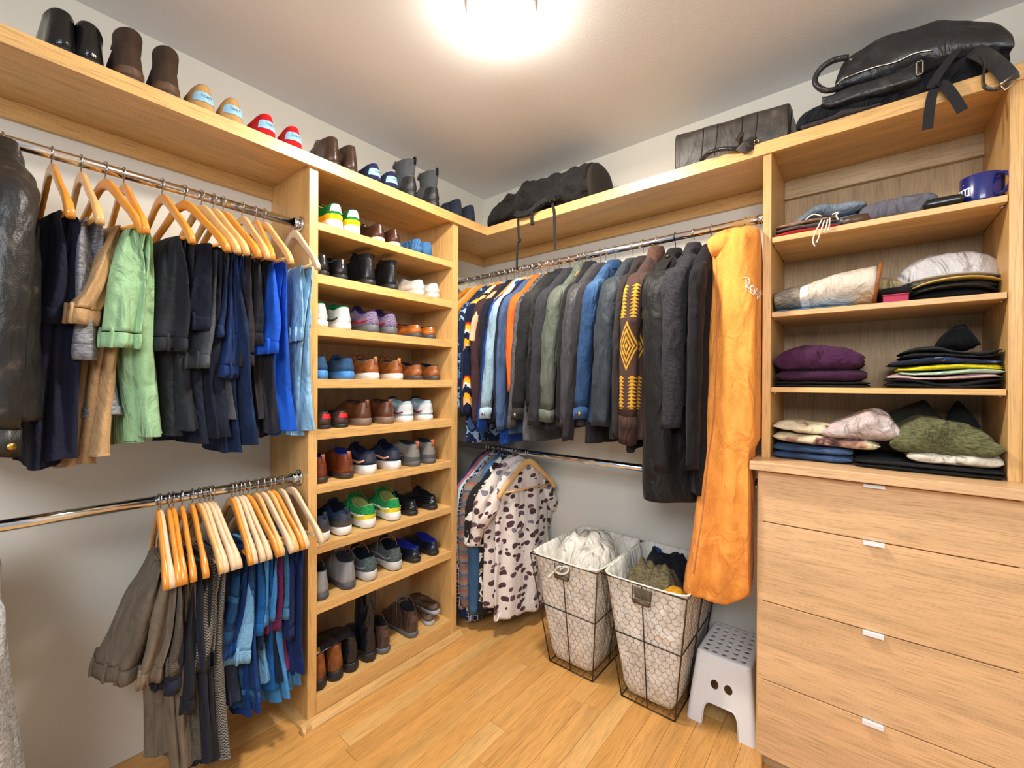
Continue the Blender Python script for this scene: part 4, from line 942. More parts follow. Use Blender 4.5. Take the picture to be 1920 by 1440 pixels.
# shelf 2
pair(1, 609, 643, 'oxford', 'polished black lace-up pair on the second rack shelf', G1, lth((34, 32, 32), .25), BLKR, lining=sued((26, 30, 44)), laces=plain('black_lace', (20, 20, 20), .7), bow=True, hs=.09, hf=.1)
pair(1, 697, 739, 'boot', 'black leather lace boot pair on the second rack shelf', G1, lth((30, 31, 34), .22), BLKR, laces=plain('black_lace', (20, 20, 20), .7), hs=.142, hf=.145)
pair(1, 791, 818, 'court', 'off-white canvas pair on the second rack shelf', G1, cloth((216, 204, 192), 'plain', wr=.4), rub((206, 196, 186)), lining=sued((150, 170, 190)), outsole=rub((96, 50, 56)), hs=.08)
# shelf 3
pair(2, 606, 649, 'court', 'white pair with green trim on the third rack shelf', G1, lth((236, 238, 240), .35), WH, lining=sued((20, 140, 84)), laces=sued((24, 140, 84)), bow=True, tongue=sued((24, 140, 84)), stripe=sued((16, 84, 58)), hs=.1, outsole=rub((40, 96, 60)))
pair(2, 704, 737, 'runner', 'purple and grey running pair on the third rack shelf', G1, cloth((84, 58, 104), 'check', c2=(150, 140, 160), wr=.4, scale=1.4), GRYR, lining=sued((52, 36, 92)), laces=sued((50, 40, 70)), stripe=sued((170, 30, 60)), tongue=sued((50, 36, 86)), hs=.1)
pair(2, 786, 811, 'loafer', 'tan leather loafer pair on the third rack shelf', G1, lth((186, 106, 44), .25), rub((60, 66, 78)), lining=sued((18, 20, 26)), hs=.066)
# shelf 4
pair(3, 607, 656, 'oxford', 'navy suede pair with bright blue soles on the fourth rack shelf', G1, sued((46, 80, 116)), rub((70, 140, 214)), lining=sued((20, 36, 110)), laces=sued((40, 60, 90)), sh=.034, sf=.024, hs=.092)
pair(3, 705, 749, 'oxford', 'tan leather pair with white soles and brown laces', G1, lth((170, 98, 46), .3), WH, lining=sued((120, 108, 90)), laces=sued((110, 60, 54)), tab=lth((196, 122, 66), .4), bow=True, sh=.03, sf=.022, hs=.092)
pair(3, 788, 820, 'oxford', 'tan brogue pair with dark soles', G1, lth((168, 100, 52), .3), rub((70, 62, 62)), lining=sued((20, 28, 44)), hs=.078)
# shelf 5
pair(4, 614, 645, 'slipon', 'dark brown moccasin pair with red heel patches', G1, lth((74, 52, 46), .45), BLKR, patch=plain('red_patch', (206, 26, 30), .5), lining=sued((30, 24, 24)), hs=.072)
pair(4, 690, 732, 'oxford', 'chunky brown leather pair on grey lug soles', G1, lth((110, 66, 40), .3), rub((128, 106, 94)), lining=lth((70, 40, 30), .5), tab=lth((130, 80, 50), .4), sh=.032, sf=.026, hs=.104, hf=.112, W=1.08)
pair(4, 770, 806, 'court', 'pale blue and white pair with a maroon stripe', G1, lth((190, 214, 226), .4), WH, heel=lth((238, 242, 246), .35), stripe=sued((120, 30, 60)), laces=sued((220, 226, 230)), tongue=sued((24, 60, 84)), lining=sued((150, 190, 206)), hs=.102, bow=False)
# shelf 6
pair(5, 607, 655, 'chukka', 'chestnut leather chukka pair with blue linings', G1, lth((132, 64, 34), .25, .9), DKB, lining=sued((28, 36, 120)), tab=lth((170, 90, 50), .4), hs=.108, hf=.122)
pair(5, 700, 745, 'runner', 'navy running pair with white wavy soles on the sixth rack shelf', G1, knit((34, 48, 78)), WH, heel=lth((52, 58, 78), .5), lining=sued((14, 30, 60)), tongue=sued((14, 44, 84)), laces=sued((30, 50, 80)), stripe=plain('peach_flash', (246, 178, 150), .5), hs=.106, sh=.042)
pair(5, 784, 812, 'chukka', 'grey suede mid-top pair with orange heel loops', G1, sued((130, 126, 122)), rub((92, 92, 94)), lining=sued((40, 56, 72)), tab=sued((204, 110, 66)), low_patch=rub((84, 86, 90)), hs=.112, hf=.12)
# shelf 7
pair(6, 611, 651, 'runner', 'navy and slate running pair with high heel tabs', G1, knit((30, 62, 106)), WH, heel=lth((66, 70, 86), .5), low_patch=rub((80, 72, 66)), lining=sued((14, 24, 44)), tongue=sued((18, 50, 100)), tab=sued((50, 56, 70)), laces=sued((20, 30, 50)), outsole=rub((52, 54, 64)), hs=.11, sh=.036)
pair(6, 699, 745, 'runner', 'bright green running pair with green laces', G1, knit((36, 148, 82)), WH, lining=sued((150, 160, 90)), tongue=sued((20, 140, 80)), laces=sued((24, 160, 90)), stripe=plain('white_flash', (236, 240, 240), .5), bow=True, outsole=rub((30, 110, 70)), low_patch=sued((240, 222, 60)), hs=.106, sh=.04)
pair(6, 780, 816, 'loafer', 'glossy black loafer pair at the right of the seventh rack shelf', G1, lth((24, 26, 32), .18), BLKR, lining=sued((18, 18, 24)), hs=.07, tongue=lth((24, 26, 32), .2))
# shelf 8
pair(7, 610, 660, 'chukka', 'light grey suede chukka pair on the lowest short shelf', G1, sued((146, 146, 148)), rub((78, 78, 84)), lining=sued((70, 74, 84)), laces=sued((110, 116, 128)), hs=.118, bow=True)
pair(7, 702, 748, 'runner', 'grey-green running pair with thick pale soles', G1, knit((82, 96, 98)), rub((200, 198, 196)), lining=sued((14, 34, 46)), tongue=sued((20, 50, 64)), laces=sued((190, 130, 130)), bow=True, outsole=rub((60, 56, 64)), hs=.108, sh=.04, stripe=sued((130, 140, 144)))
pair(7, 786, 819, 'loafer', 'blue-black loafer pair with cobalt lining', G1, lth((26, 34, 50), .2), BLKR, lining=sued((24, 34, 140)), hs=.072)
# bottom
cow = lth((150, 88, 50), .3, 1.8)
pair(8, 606, 637, 'tall', 'brown cowboy boot pair on the cabinet base', G1, cow, BLKR, lining=lth((120, 70, 44), .5), hs=.225, hf=.23, sh=.04, sf=.014, lean=(.09, .05), splay=3)
BB = lth((26, 30, 38), .2, 1.2)
pair(8, 667, None, 'tall', 'black boot pair, its shaft flopped over', G1, BB, BLKR, hs=.25, sh=.038, lean=(.02, .17), splay=2)
pair(8, 701, None, 'tall', 'black boot pair, its shaft standing upright', G1, BB, BLKR, hs=.325, sh=.038, splay=2, words=('right', 'right'))
pair(8, 728, 780, 'chukka', 'worn brown lace boot pair on the base', G1, lth((82, 62, 56), .32, 1.3, c3=(140, 116, 104)), GRYR, lining=sued((44, 40, 44)), laces=sued((110, 100, 90)), hs=.13, hf=.138, bow=True, patch=lth((96, 74, 66), .4))
sa = shoe(.325, -.745, .106, PI-.45, 'slipon', 'brown open sandal leaning on the other at the right end of the cabinet base', G1, lth((110, 84, 66), .5), rub((176, 174, 178)), side=1, cat='sandal', name='sandal', sh=.02, sf=.016, hs=.05, hf=.05)
sa2 = shoe(.33, -.70, .150, PI-.12, 'slipon', 'upper brown sandal lying tilted across its pair', G1, lth((96, 76, 60), .5), rub((170, 172, 178)), side=-1, cat='sandal', name='sandal', sh=.02, sf=.016, hs=.05, hf=.05, pitch=.12)
# on the top shelf
G2 = 'shoes along the top shelf'
TZ = ZT
TOMSC = [sued((196, 152, 96)), sued((196, 24, 32)), sued((40, 46, 84))]
BLUEL = plain('blue_label', (150, 200, 226), .6); INKK = plain('label_print', (50, 60, 80), .6)
pair(None, 118, 165, 'chukka', 'glossy black pair nearest the camera on the top shelf', G2, lth((26, 26, 26), .16), BLKR, zz=TZ, xh=.352, hs=.13, words=('left', 'right'))
pair(None, 247, 315, 'boot', 'dark brown suede boot pair on the top shelf', G2, sued((86, 66, 52)), rub((70, 52, 42)), zz=TZ, xh=.352, hs=.165, hf=.165, laces=sued((20, 20, 20)), low_patch=lth((110, 76, 46), .6), splay=3)
pair(None, 384, 438, 'slipon', 'tan canvas slip-on pair with small blue labels', G2, TOMSC[0], CREAM, zz=TZ, xh=.355, tag_text=('TOMS', BLUEL, INKK), W=1.1, hs=.098, splay=3, lining=sued((170, 130, 84)))
pair(None, 503, 552, 'slipon', 'red canvas slip-on pair with blue and white labels', G2, TOMSC[1], CREAM, zz=TZ, xh=.355, tag_text=('TOMS', BLUEL, INKK), W=1.1, hs=.098, splay=4, lining=sued((220, 150, 140)))
pair(None, 628, 661, 'chukka', 'dark brown polished leather pair in the middle of the top shelf', G2, lth((74, 52, 38), .25), DKB, zz=TZ, xh=.352, hs=.13, laces=sued((50, 36, 28)), splay=3)
pair(None, 705, 737, 'slipon', 'navy canvas slip-on pair with pale labels', G2, TOMSC[2], CREAM, zz=TZ, xh=.355, tag_text=('TOMS', BLUEL, INKK), W=1.1, hs=.098, splay=3, lining=sued((190, 190, 196)))
pair(None, 774, 816, 'boot', 'grey and black snow boot pair with pull loops', G2, sued((86, 90, 94)), BLKR, zz=TZ, xh=.35, hs=.2, hf=.195, low_patch=rub((40, 40, 42)), tab=sued((30, 30, 32)), laces=sued((30, 30, 32)), splay=3, sh=.05, heel=lth((44, 44, 46), .35))
pair(None, 862, 886, 'slipper', 'navy quilted slipper pair near the inner corner of the top shelf', G2, cloth((44, 52, 70), 'plain', wr=1.8), sued((34, 40, 56)), zz=TZ, xh=.352, hs=.11, hf=.1, splay=2)
sn = at(915, 420, 'x', .30)
shoe(.33, sn.y, TZ, PI-1.1, 'slipon', 'brown leather sandal lying in the inner corner of the top shelf', G2, lth((150, 66, 36), .3), DKB, cat='sandal', name='sandal', hs=.055, hf=.05)
# ================================================================ bags on the back part of the top shelf
def loft_u(rows, n=40, sq=.7, seed=0, amp=.004, flat_bottom=None, sc=6):
    'rows: (x, y_centre, z_centre, half_y, half_z) along x'
    R = []
    for (x, yc, zc, ry, rz_) in rows:
        ring = []
        for i in range(n):
            g = 2*PI*i/n; c, s_ = math.cos(g), math.sin(g)
            yy = math.copysign(abs(c)**sq, c); zz = math.copysign(abs(s_)**sq, s_)
            w = amp*(wv(x*sc+seed, yy*1.6, zz*1.6) + .6*wv(x*sc*2.3, yy*4+seed, zz*4))*2
            ring.append((x + w*.5, yc + (ry+w)*yy, max(zc + (rz_+w)*zz, flat_bottom) if flat_bottom is not None else zc + (rz_+w)*zz))
        R.append(ring)
    return R
def bag_rows(y, zb, prof, ry, n=34, sink=0):
    'prof: (u, v_top) read at the plane y; base on height zb'
    rows = []
    for u, v in prof:
        p = at(u, v, 'y', y); rows.append((p.x, y, (p.z+zb)/2, ry, max(.004, (p.z-zb)/2)))
    return interp(rows, n)
def mirror_rings(R): return R
BKC = cloth((44, 42, 41), 'plain', wr=1.6); BKL = cloth((40, 39, 39), 'leather', wr=.7, rough=.38, c3=(70, 64, 56)); WEB = cloth((52, 53, 56), 'ribs', wr=.2, scale=5)
STRAPM = cloth((60, 60, 62), 'plain', wr=.2)
BUCK = plain('black_buckle', (26, 26, 28), .35); SILV = plain('silver_hardware', (214, 206, 190), .22, 1.0)
def strap(name, pts, w, mat, root, n=24, th=.0014, up=None):
    P_ = [Vector(p) for p in interp([tuple(p) for p in pts], n)]; R = []; 
    for k, p in enumerate(P_):
        t = (P_[min(k+1, n-1)]-P_[max(k-1, 0)]).normalized(); a = Vector(up) if up else Vector((1, 0, 0)); a = (a-t*a.dot(t)).normalized(); b = t.cross(a)
        R.append([p+a*w+b*th, p-a*w+b*th, p-a*w-b*th, p+a*w-b*th])
    return MB().rings(R, smooth=False).build(name, mat, root, True)
# 1 slouching black backpack
yb = -.215
bp_ = thing('backpack', 'soft black cylindrical backpack lying on the top shelf, straps hanging over the edge', 'backpack', (at(1040, 380, 'y', yb).x, yb, ZT))
rows = bag_rows(yb, ZT, [(939, 418), (944, 392), (960, 380), (985, 370), (1005, 345), (1030, 340), (1060, 333), (1090, 324), (1108, 316), (1118, 314), (1122, 314)], .15, 44)
rows = [(x, y, z, ry*(.82+.18*math.sin(k/43*PI)), rz_) for k, (x, y, z, ry, rz_) in enumerate(rows)]
m = MB().rings(loft_u(rows, 48, .95, 1, .018, ZT+.001, 11)); bbody = m.build('body', BKC, bp_, True); bvb = skin(m)
xr_ = rows[-1][0]; R_ = []
for f, dx_ in ((1.0, 0), (1.03, .004), (1.03, .022), (.98, .026), (.5, .028)):
    z0 = rows[-1][2]; h = rows[-1][4]; ry = rows[-1][3]
    R_.append([(xr_+dx_, yb + ry*f*math.copysign(abs(math.cos(2*PI*i/48))**.85, math.cos(2*PI*i/48)), max(ZT+.001, z0 + h*f*math.copysign(abs(math.sin(2*PI*i/48))**.8, math.sin(2*PI*i/48)))) for i in range(48)])
MB().rings(R_).build('end_panel', cloth((58, 52, 46), 'plain', wr=.4), bp_, True)
def B_(u, v, y=-.385): return at(u, v, 'y', y)
strap('shoulder_strap', [B_(1040, 372, -.37), B_(1026, 374, -.40), B_(1008, 384, -.405), B_(992, 398, -.40), B_(975, 402, -.395), B_(966, 400, -.37)], .017, BKC, bp_, th=.005, up=(0, .3, 1))
strap('webbing', [B_(1032, 376, -.39), B_(1036, 384, -.392), B_(1039, 400, -.392), B_(1040, 440, -.392), B_(1040.5, 468, -.392)], .0075, WEB, bp_)
strap('webbing', [B_(969, 402, -.38), B_(971, 408, -.393), B_(972, 430, -.393), B_(973, 452, -.393)], .0065, WEB, bp_)
strap('webbing', [B_(973, 452, -.393), B_(970, 470, -.393), B_(969, 506, -.393)], .0065, WEB, bp_)
strap('webbing', [B_(993, 392, -.405), B_(996, 404, -.41), B_(998, 420, -.405)], .0075, WEB, bp_)
for (u, v), w, h in (((974, 451), .011, .016), ((998, 418), .011, .02), ((996, 400), .012, .016), ((1031, 374), .014, .02)):
    c = B_(u, v, -.41 if u > 980 else -.396); MB().box(c.x-w, c.x+w, c.y-.004, c.y+.004, c.z-h/2, c.z-h/2+.005, .001).box(c.x-w, c.x+w, c.y-.004, c.y+.004, c.z+h/2-.005, c.z+h/2, .001).box(c.x-w, c.x-w+.005, c.y-.004, c.y+.004, c.z-h/2, c.z+h/2, .001).box(c.x+w-.005, c.x+w, c.y-.004, c.y+.004, c.z-h/2, c.z+h/2, .001).box(c.x-w*.4, c.x+w*.4, c.y-.003, c.y+.003, c.z-h*.7, c.z+h/2, .001).build('buckle', BUCK, bp_, True)
# 2 leather holdall
yb = -.21
hb_ = thing('leather_holdall', 'dark brown-black boxy leather holdall lying on the top shelf, handles towards the room', 'bag', (at(1380, 250, 'y', yb).x, yb, ZT))
LTH = cloth((66, 59, 52), 'leather', wr=.5, rough=.42, c3=(104, 92, 78)); yf = -.33
a0 = at(1262, 300, 'y', yf); a1 = at(1498, 230, 'y', yf); zt0 = at(1268, 247, 'y', yf).z; zt1 = at(1492, 181, 'y', yf).z
x0, x1 = a0.x, a1.x-.03
rows = [(x0+.001, -.2, (ZT+zt0)/2, .10, (zt0-ZT)/2*.9)] + [(x0+(x1-x0)*f, -.2, (ZT+zt0+(zt1-zt0)*f)/2, .128, (zt0+(zt1-zt0)*f-ZT)/2) for f in (.02, .08, .2, .35, .5, .65, .8, .92, .985)] + [(x1, -.2, (ZT+zt1)/2, .115, (zt1-ZT)/2*.93)]
m = MB().rings(loft_u(interp(rows, 40), 56, .34, 4, .003, ZT+.001, 5)); m.build('body', LTH, hb_, True); bvh_ = skin(m)
def hstroke(name, pts, r, mat, n=18, flat=1, k=6):
    q = [on(bvh_, u, v, .0015) for u, v in fine(pts, n)]; q = [x for x in q if x is not None]
    if len(q) > 2: MB().tube(q, r, k, flat=flat).build(name, mat, hb_, True)
for us in ((1319, 236, 1314, 300), (1345, 232, 1339, 291), (1392, 216, 1387, 276), (1420, 207, 1414, 266)):
    hstroke('seam', [(us[0], us[1]), (us[0]-1, (us[1]*2+us[3])/3), (us[2], us[3])], .0022, lth((36, 32, 29), .4))
hstroke('end_piping', [(1487, 186), (1484, 212), (1481, 246)], .004, lth((30, 27, 25), .3))
def H_(u, v, y=-.40): return at(u, v, 'y', y)
MB().tube([Vector(p) for p in interp([tuple(H_(1314, 301, -.35)), tuple(H_(1330, 287)), tuple(H_(1350, 280)), tuple(H_(1372, 279)), tuple(H_(1390, 280, -.37))], 24)], .0085, 10).build('handle', lth((38, 36, 38), .3), hb_, True)
strap('handle_wrap', [H_(1384, 254, -.36), H_(1390, 262, -.385), H_(1386, 272, -.40), H_(1398, 276, -.40), H_(1412, 270, -.385), H_(1417, 266, -.37)], .018, lth((52, 44, 38), .45), hb_, th=.002, up=(.3, 0, 1))
MB().tube([H_(1418, 266, -.385)+Vector((.008*math.cos(a), 0, .008*math.sin(a))) for a in np.linspace(-.5, 4.2, 14)], .0018, 6).build('ring', plain('brass_ring', (220, 190, 120), .25, 1.0), hb_, True)
# 3 flat navy-black garment bag beneath the leather backpack
gb = thing('folded_black_bag', 'flat black fabric bag draped on the shelf beneath the leather backpack', 'bag', (2.1, -.22, ZT))
prof = [(1500, 243), (1515, 225), (1545, 205), (1570, 200), (1620, 188), (1680, 170), (1740, 140), (1800, 120), (1860, 105)]
rows = bag_rows(-.24, ZT, prof, .10, 30); m = MB().rings(loft_u(rows, 44, .7, 9, .008, ZT+.001, 10)); m.build('body', cloth((32, 34, 40), 'plain', wr=2), gb, True)
m = MB(); a = at(1530, 235, 'y', -.36)
rows = bag_rows(-.355, ZT, [(1503, 240), (1520, 234), (1560, 225), (1580, 212), (1600, 212), (1625, 206), (1650, 198)], .03, 20); MB().rings(loft_u(rows, 30, .8, 3, .004, ZT+.001, 12)).build('flap', cloth((70, 64, 62), 'plain', wr=1), gb, True)
for pts in ([(1755, 165), (1748, 178), (1743, 205), (1739, 242)], [(1752, 165), (1768, 158), (1786, 178), (1805, 208)]):
    strap('webbing', [B_(u, v, -.395-.004*i) for i, (u, v) in enumerate(pts)], .0125, WEB, gb, up=(1, 0, .35 if pts[1][0] > 1755 else 0))
strap('webbing', [B_(1745, 165, -.40), B_(1765, 132, -.39), B_(1797, 92, -.375)], .0125, WEB, gb, up=(1, 0, .6))
# 4 leather backpack on its back
lb = thing('leather_backpack', 'large pebbled black leather backpack with silver zip and buckled straps', 'backpack', (2.15, -.22, ZT+.05))
PEB = cloth((44, 45, 47), 'leather', wr=.8, rough=.34, c3=(70, 66, 58))
prof = [(1568, 150, 182), (1582, 112, 176), (1610, 86, 168), (1660, 62, 158), (1730, 44, 142), (1800, 34, 128), (1860, 40, 118), (1895, 70, 112)]
rows = []
for u, v0, v1 in prof:
    p = at(u, v0, 'y', -.29); q = at(u, v1, 'y', -.29); rows.append((p.x, -.2, (p.z+q.z)/2, .12, (p.z-q.z)/2))
m = MB().rings(loft_u(interp(rows, 40), 56, .62, 12, .006, None, 7)); m.build('body', PEB, lb, True); bvl = skin(m)
prof = [(1541, 180, 196), (1556, 176, 200), (1600, 158, 186), (1660, 140, 170), (1720, 122, 150), (1726, 124, 142)]
rows = []
for u, v0, v1 in prof:
    p = at(u, v0, 'y', -.37); q = at(u, v1, 'y', -.37); rows.append((p.x, -.345, (p.z+q.z)/2, .024, (p.z-q.z)/2))
MB().rings(loft_u(interp(rows, 26), 30, .6, 5, .002)).build('front_pocket', PEB, lb, True)
def L_(u, v, y=-.36): return at(u, v, 'y', y)
MB().tube([Vector(p) for p in interp([tuple(L_(1590, 108)), tuple(L_(1566, 112)), tuple(L_(1542, 126)), tuple(L_(1529, 145)), tuple(L_(1531, 160)), tuple(L_(1550, 170)), tuple(L_(1578, 164, -.33))], 24)], .0115, 12, flat=.8).build('carry_handle', PEB, lb, True)
zp = [on(bvl, u, v, .003) for u, v in fine([(1562, 166), (1578, 150), (1600, 140), (1640, 126), (1680, 116), (1715, 100), (1750, 94)], 30)]; zp = [z for z in zp if z]
if len(zp) > 2:
    MB().tube(zp, .0028, 6).build('zip', SILV, lb, True)
for u, v in ((1591, 108),): 
    p = on(bvl, 1595, 112, .003) or L_(u, v); MB().tube([p, p+Vector((0, -.004, 0))], .004, 10).build('rivet', SILV, lb, True)
c = L_(1724, 128, -.375); MB().box(c.x-.009, c.x+.009, c.y-.003, c.y+.001, c.z-.022, c.z-.019).box(c.x-.009, c.x+.009, c.y-.003, c.y+.001, c.z+.019, c.z+.022).box(c.x-.009, c.x-.006, c.y-.003, c.y+.001, c.z-.022, c.z+.022).box(c.x+.006, c.x+.009, c.y-.003, c.y+.001, c.z-.022, c.z+.022).build('strap_ring', SILV, lb, True)
strap('shoulder_strap', [L_(1825, 96, -.36), L_(1845, 104, -.385), L_(1870, 122, -.40), L_(1890, 143, -.41), L_(1893, 152, -.41)], .019, PEB, lb, th=.003, up=(1, 0, .9))
strap('shoulder_strap', [L_(1838, 108, -.375), L_(1845, 122, -.40), L_(1843, 145, -.41), L_(1846, 162, -.42), L_(1862, 168, -.42), L_(1880, 163, -.42), L_(1895, 155, -.42)], .010, PEB, lb, n=34, th=.0025, up=(0, 1, .2))
c = L_(1893, 156, -.43); q = []
for du, dv in ((-18, 7), (6, -11), (14, -1), (-9, 17), (-18, 7)): q.append(L_(1893+du, 152+dv, -.435))
MB().tube(q, .0026, 6).build('buckle', SILV, lb, True)
strap('shoulder_strap', [L_(1815, 98, -.33), L_(1770, 112, -.35), L_(1725, 132, -.36)], .012, cloth((28, 29, 32), 'plain', wr=.5), lb, th=.003, up=(0, .3, 1))

# ================================================================ folded things in the shelf cabinet
def slab(name, label, cat, x0, x1, y0, y1, z0, h, mat, layers=2, seed=0, amp=.006, group=None, tilt=0, sag=0, mats=None, n=48, sq=.42, prof=None, root=None):
    'a folded garment: rounded layers with wavy edges, front edges rolled'
    t_ = root or thing(name, label, cat, ((x0+x1)/2, (y0+y1)/2, z0), 0, group)
    lh = h/layers
    for l in range(layers):
        R = []; m_ = 26
        j0 = .010*wv(seed, l, 3); j1 = .014*wv(seed, l, 7)
        for k in range(m_):
            f = (1-math.cos(PI*k/(m_-1)))/2; f = f*.6+.4*k/(m_-1); e = max(.22, (1-abs(2*f-1)**7)**.5)
            x = x0 + (x1-x0)*f + j0*(1-f) + j1*f
            pf = (np.interp(f, [p[0] for p in prof], [p[1] for p in prof]) if prof else 1.0)
            hz = lh*.53*e*pf; zc = z0 + lh*l*pf + lh*.5*pf + tilt*(f-.5) + sag*math.sin(f*PI*2+seed)*.004*(l+1)
            ring = []
            for i in range(n):
                g = 2*PI*i/n; c, s_ = math.cos(g), math.sin(g)
                yy = math.copysign(abs(c)**sq, c); zz = math.copysign(abs(s_)**.8, s_)
                w = amp*(wv(x*14+seed, yy*2, l*3.1+seed)+.6*wv(x*33, yy*5, zz+seed))
                fo = .35*lh*math.sin(yy*3+seed+l)*.3
                ring.append((x + w, (y0+y1)/2 + ((y1-y0)/2*(1-.02*l)*(.9+.1*e) + w*1.5)*yy, max(z0+.0004, zc + hz*zz + w*.55*(1 if s_ > 0 or l else .2) + fo*(l > 0))))
            R.append(ring)
        MB().rings(R).build('folded_layer' if layers > 1 else 'body', (mats[l] if mats else mat), t_, True)
    return t_
def X(u, y=RY): return at(u, 600, 'y', y).x
yF, yB2_ = RY+.012, -.05
z1, z2, z3, z4 = RSH[0][0]+.0005, RSH[1][0]+.0005, RSH[2][0]+.0005, ZC+.0005
GS = 'folded clothes on the cabinet shelves'
def H(v, v0, y=-.36): 
    a = z_of(2.1, y, v); b = z_of(2.1, y, v0); return a-b
# counter level
slab('folded_denim', 'folded dark blue towelling top at the left on the drawer chest', 'clothes', X(1449), X(1600), -.37, -.08, z4, .055, cloth((52, 76, 112), 'denim', c3=(82, 108, 142)), 2, 1, group=GS)
slab('folded_sweatshirt', 'cream sweatshirt with burgundy tie-dye blots, on the blue top', 'clothes', X(1449), X(1652), -.37, -.08, z4+.056, .075, cloth((214, 204, 172), 'tiedye', c2=(70, 48, 62), c3=(176, 130, 110)), 2, 2, .012, GS, tilt=-.012)
slab('folded_sweatshirt', 'pale mauve-grey sweatshirt heaped over the tie-dye one', 'clothes', X(1540), X(1692), -.385, -.07, z4+.085, .082, cloth((204, 190, 188), 'plain', wr=1.6), 1, 3, .016, GS, prof=[(0, .5), (.35, .9), (.6, 1.25), (.85, 1.1), (1, .6)], sq=.6)
slab('folded_sweater', 'olive green knitted sweater draped over the white cloth', 'clothes', X(1670), X(1882), -.39, -.07, z4+.05, .105, cloth((98, 100, 68), 'heather', wr=1.6), 1, 4, .016, GS, prof=[(0, .7), (.3, 1.15), (.5, 1.1), (.75, .95), (1, .7)], sq=.6)
slab('folded_trousers', 'black ribbed knit lying lowest at the front of the drawer chest', 'clothes', X(1606), X(1886), -.392, -.07, z4, .026, cloth((34, 34, 34), 'ribs', scale=2), 2, 5, .006, GS)
slab('folded_cloth', 'folded cream white cloth under the olive sweater', 'clothes', X(1702), X(1887), -.385, -.07, z4+.0275, .04, cloth((222, 216, 202), 'plain', wr=1.6), 1, 6, .009, GS)
slab('folded_cloth', 'black cloth corner poking up behind the olive sweater', 'clothes', 2.33, 2.40, -.14, -.05, z4+.12, .085, cloth((38, 44, 42), 'plain'), 1, 7, .01, GS, prof=[(0, .6), (.4, 1.2), (1, .4)], sq=.8)
slab('folded_cloth', 'dark green cloth rising behind the olive sweater', 'clothes', 2.16, 2.32, -.16, -.06, z4+.13, .085, cloth((50, 56, 42), 'plain'), 1, 8, .01, GS, prof=[(0, .4), (.7, 1.1), (1, .3)], sq=.8)
# third shelf
slab('folded_shirt', 'thin black folded shirt under the purple pile', 'clothes', X(1450), X(1633), -.355, -.06, z3, .02, cloth((38, 36, 42), 'plain'), 2, 9, .004, GS)
slab('folded_jersey', 'lower purple folded jersey with grey stripes on its sleeve', 'clothes', X(1452), X(1626), -.36, -.06, z3+.021, .042, cloth((72, 34, 66), 'plain'), 1, 10, .006, GS)
slab('folded_hoodie', 'plump purple folded hoodie, topmost of the left pile', 'clothes', X(1449), X(1620), -.365, -.06, z3+.060, .088, cloth((82, 38, 76), 'plain', wr=1.3), 1, 11, .012, GS, prof=[(0, .8), (.3, 1.08), (.7, 1.0), (1, .75)])
RT = [(.026, (28, 28, 32), 'plain', 'black folded leggings at the bottom of the right pile', 2), (.013, (214, 178, 176), 'plain', 'dusty pink folded top in the right pile', 1), (.013, (186, 214, 196), 'plain', 'pale mint folded top in the right pile', 1),
      (.018, (232, 214, 30), 'plain', 'bright yellow folded top in the right pile', 1), (.018, (40, 46, 78), 'floral', 'navy folded leggings with a pale star-like print in the right pile', 1), (.03, (40, 42, 46), 'plain', 'black folded tights, topmost of the right pile', 2)]
z = z3
for k, (h, c, kd, lb_, ly) in enumerate(RT):
    slab('folded_t_shirt', lb_, 'clothes', X(1664+[0, 4, 22, 20, 8, 28][k]), X(1886), -.357+.004*(k % 2), -.06, z, h, cloth(c, kd, c2=(30, 60, 110), c3=(130, 130, 150), scale=1.5), ly, 20+k, .009, GS, sag=1.2); z += h+.0015
slab('hoodie', 'black hood heaped at the back on top of the right pile', 'clothes', X(1770), X(1850), -.25, -.06, z, .075, cloth((30, 32, 34), 'plain'), 1, 31, .012, GS, prof=[(0, .3), (.5, 1.1), (.75, 1.15), (1, .3)], sq=.8)
# second shelf
rl = thing('rolled_blanket', 'thick beige wool roll with grey end, white stripe and tan leather edge', 'blanket', (X(1550), -.22, z2))
x0_, x1_ = X(1449), X(1652)
def roll(xa, xb, ra, rb, mat, nm, n=12, bul=0.0):
    R = []
    for k in range(n):
        f = k/(n-1); x = xa+(xb-xa)*f; r = ra+(rb-ra)*f + bul*math.sin(PI*f)
        R.append([(x+.004*wv(x*10, math.cos(a)*2, 5)+.012*math.cos(a)*0, -.215+(.145)*math.copysign(abs(math.cos(a))**.85, math.cos(a)), z2+.006+r+(r+.004*wv(x*20, math.sin(a)*2, 1))*math.sin(a)) for a in [2*PI*i/40 for i in range(40)]])
    return MB().rings(R).build(nm, mat, rl, True)
L3 = x1_-x0_
roll(x0_, x0_+L3*.27, .042, .049, cloth((140, 132, 120), 'heather', wr=1), 'grey_end', 12, .003); roll(x0_+L3*.27, x0_+L3*.36, .049, .055, cloth((226, 222, 214), 'plain'), 'white_stripe', 6); roll(x0_+L3*.36, x0_+L3*.97, .055, .072, cloth((212, 202, 186), 'plain', wr=1.2), 'beige_end', 16, .003)
TAN = lth((164, 100, 46), .4)
R_ = []
for a in [2*PI*i/48 for i in range(49)]:
    c = Vector((x0_+L3*.975+.01*math.sin(a), -.215+.148*math.copysign(abs(math.cos(a))**.85, math.cos(a)), z2+.080+.074*math.sin(a))); R_.append(c)
MB().tube(R_, .0055, 8).build('leather_edge', TAN, rl, True)
slab('cotton_hat', 'khaki cotton cap squashed behind the blanket roll', 'hat', X(1640), X(1710), -.24, -.07, z2+.055, .055, cloth((186, 168, 124), 'plain', wr=2), 1, 33, .01, None, prof=[(0, 1.1), (.5, 1.0), (1, .5)], sq=.7)
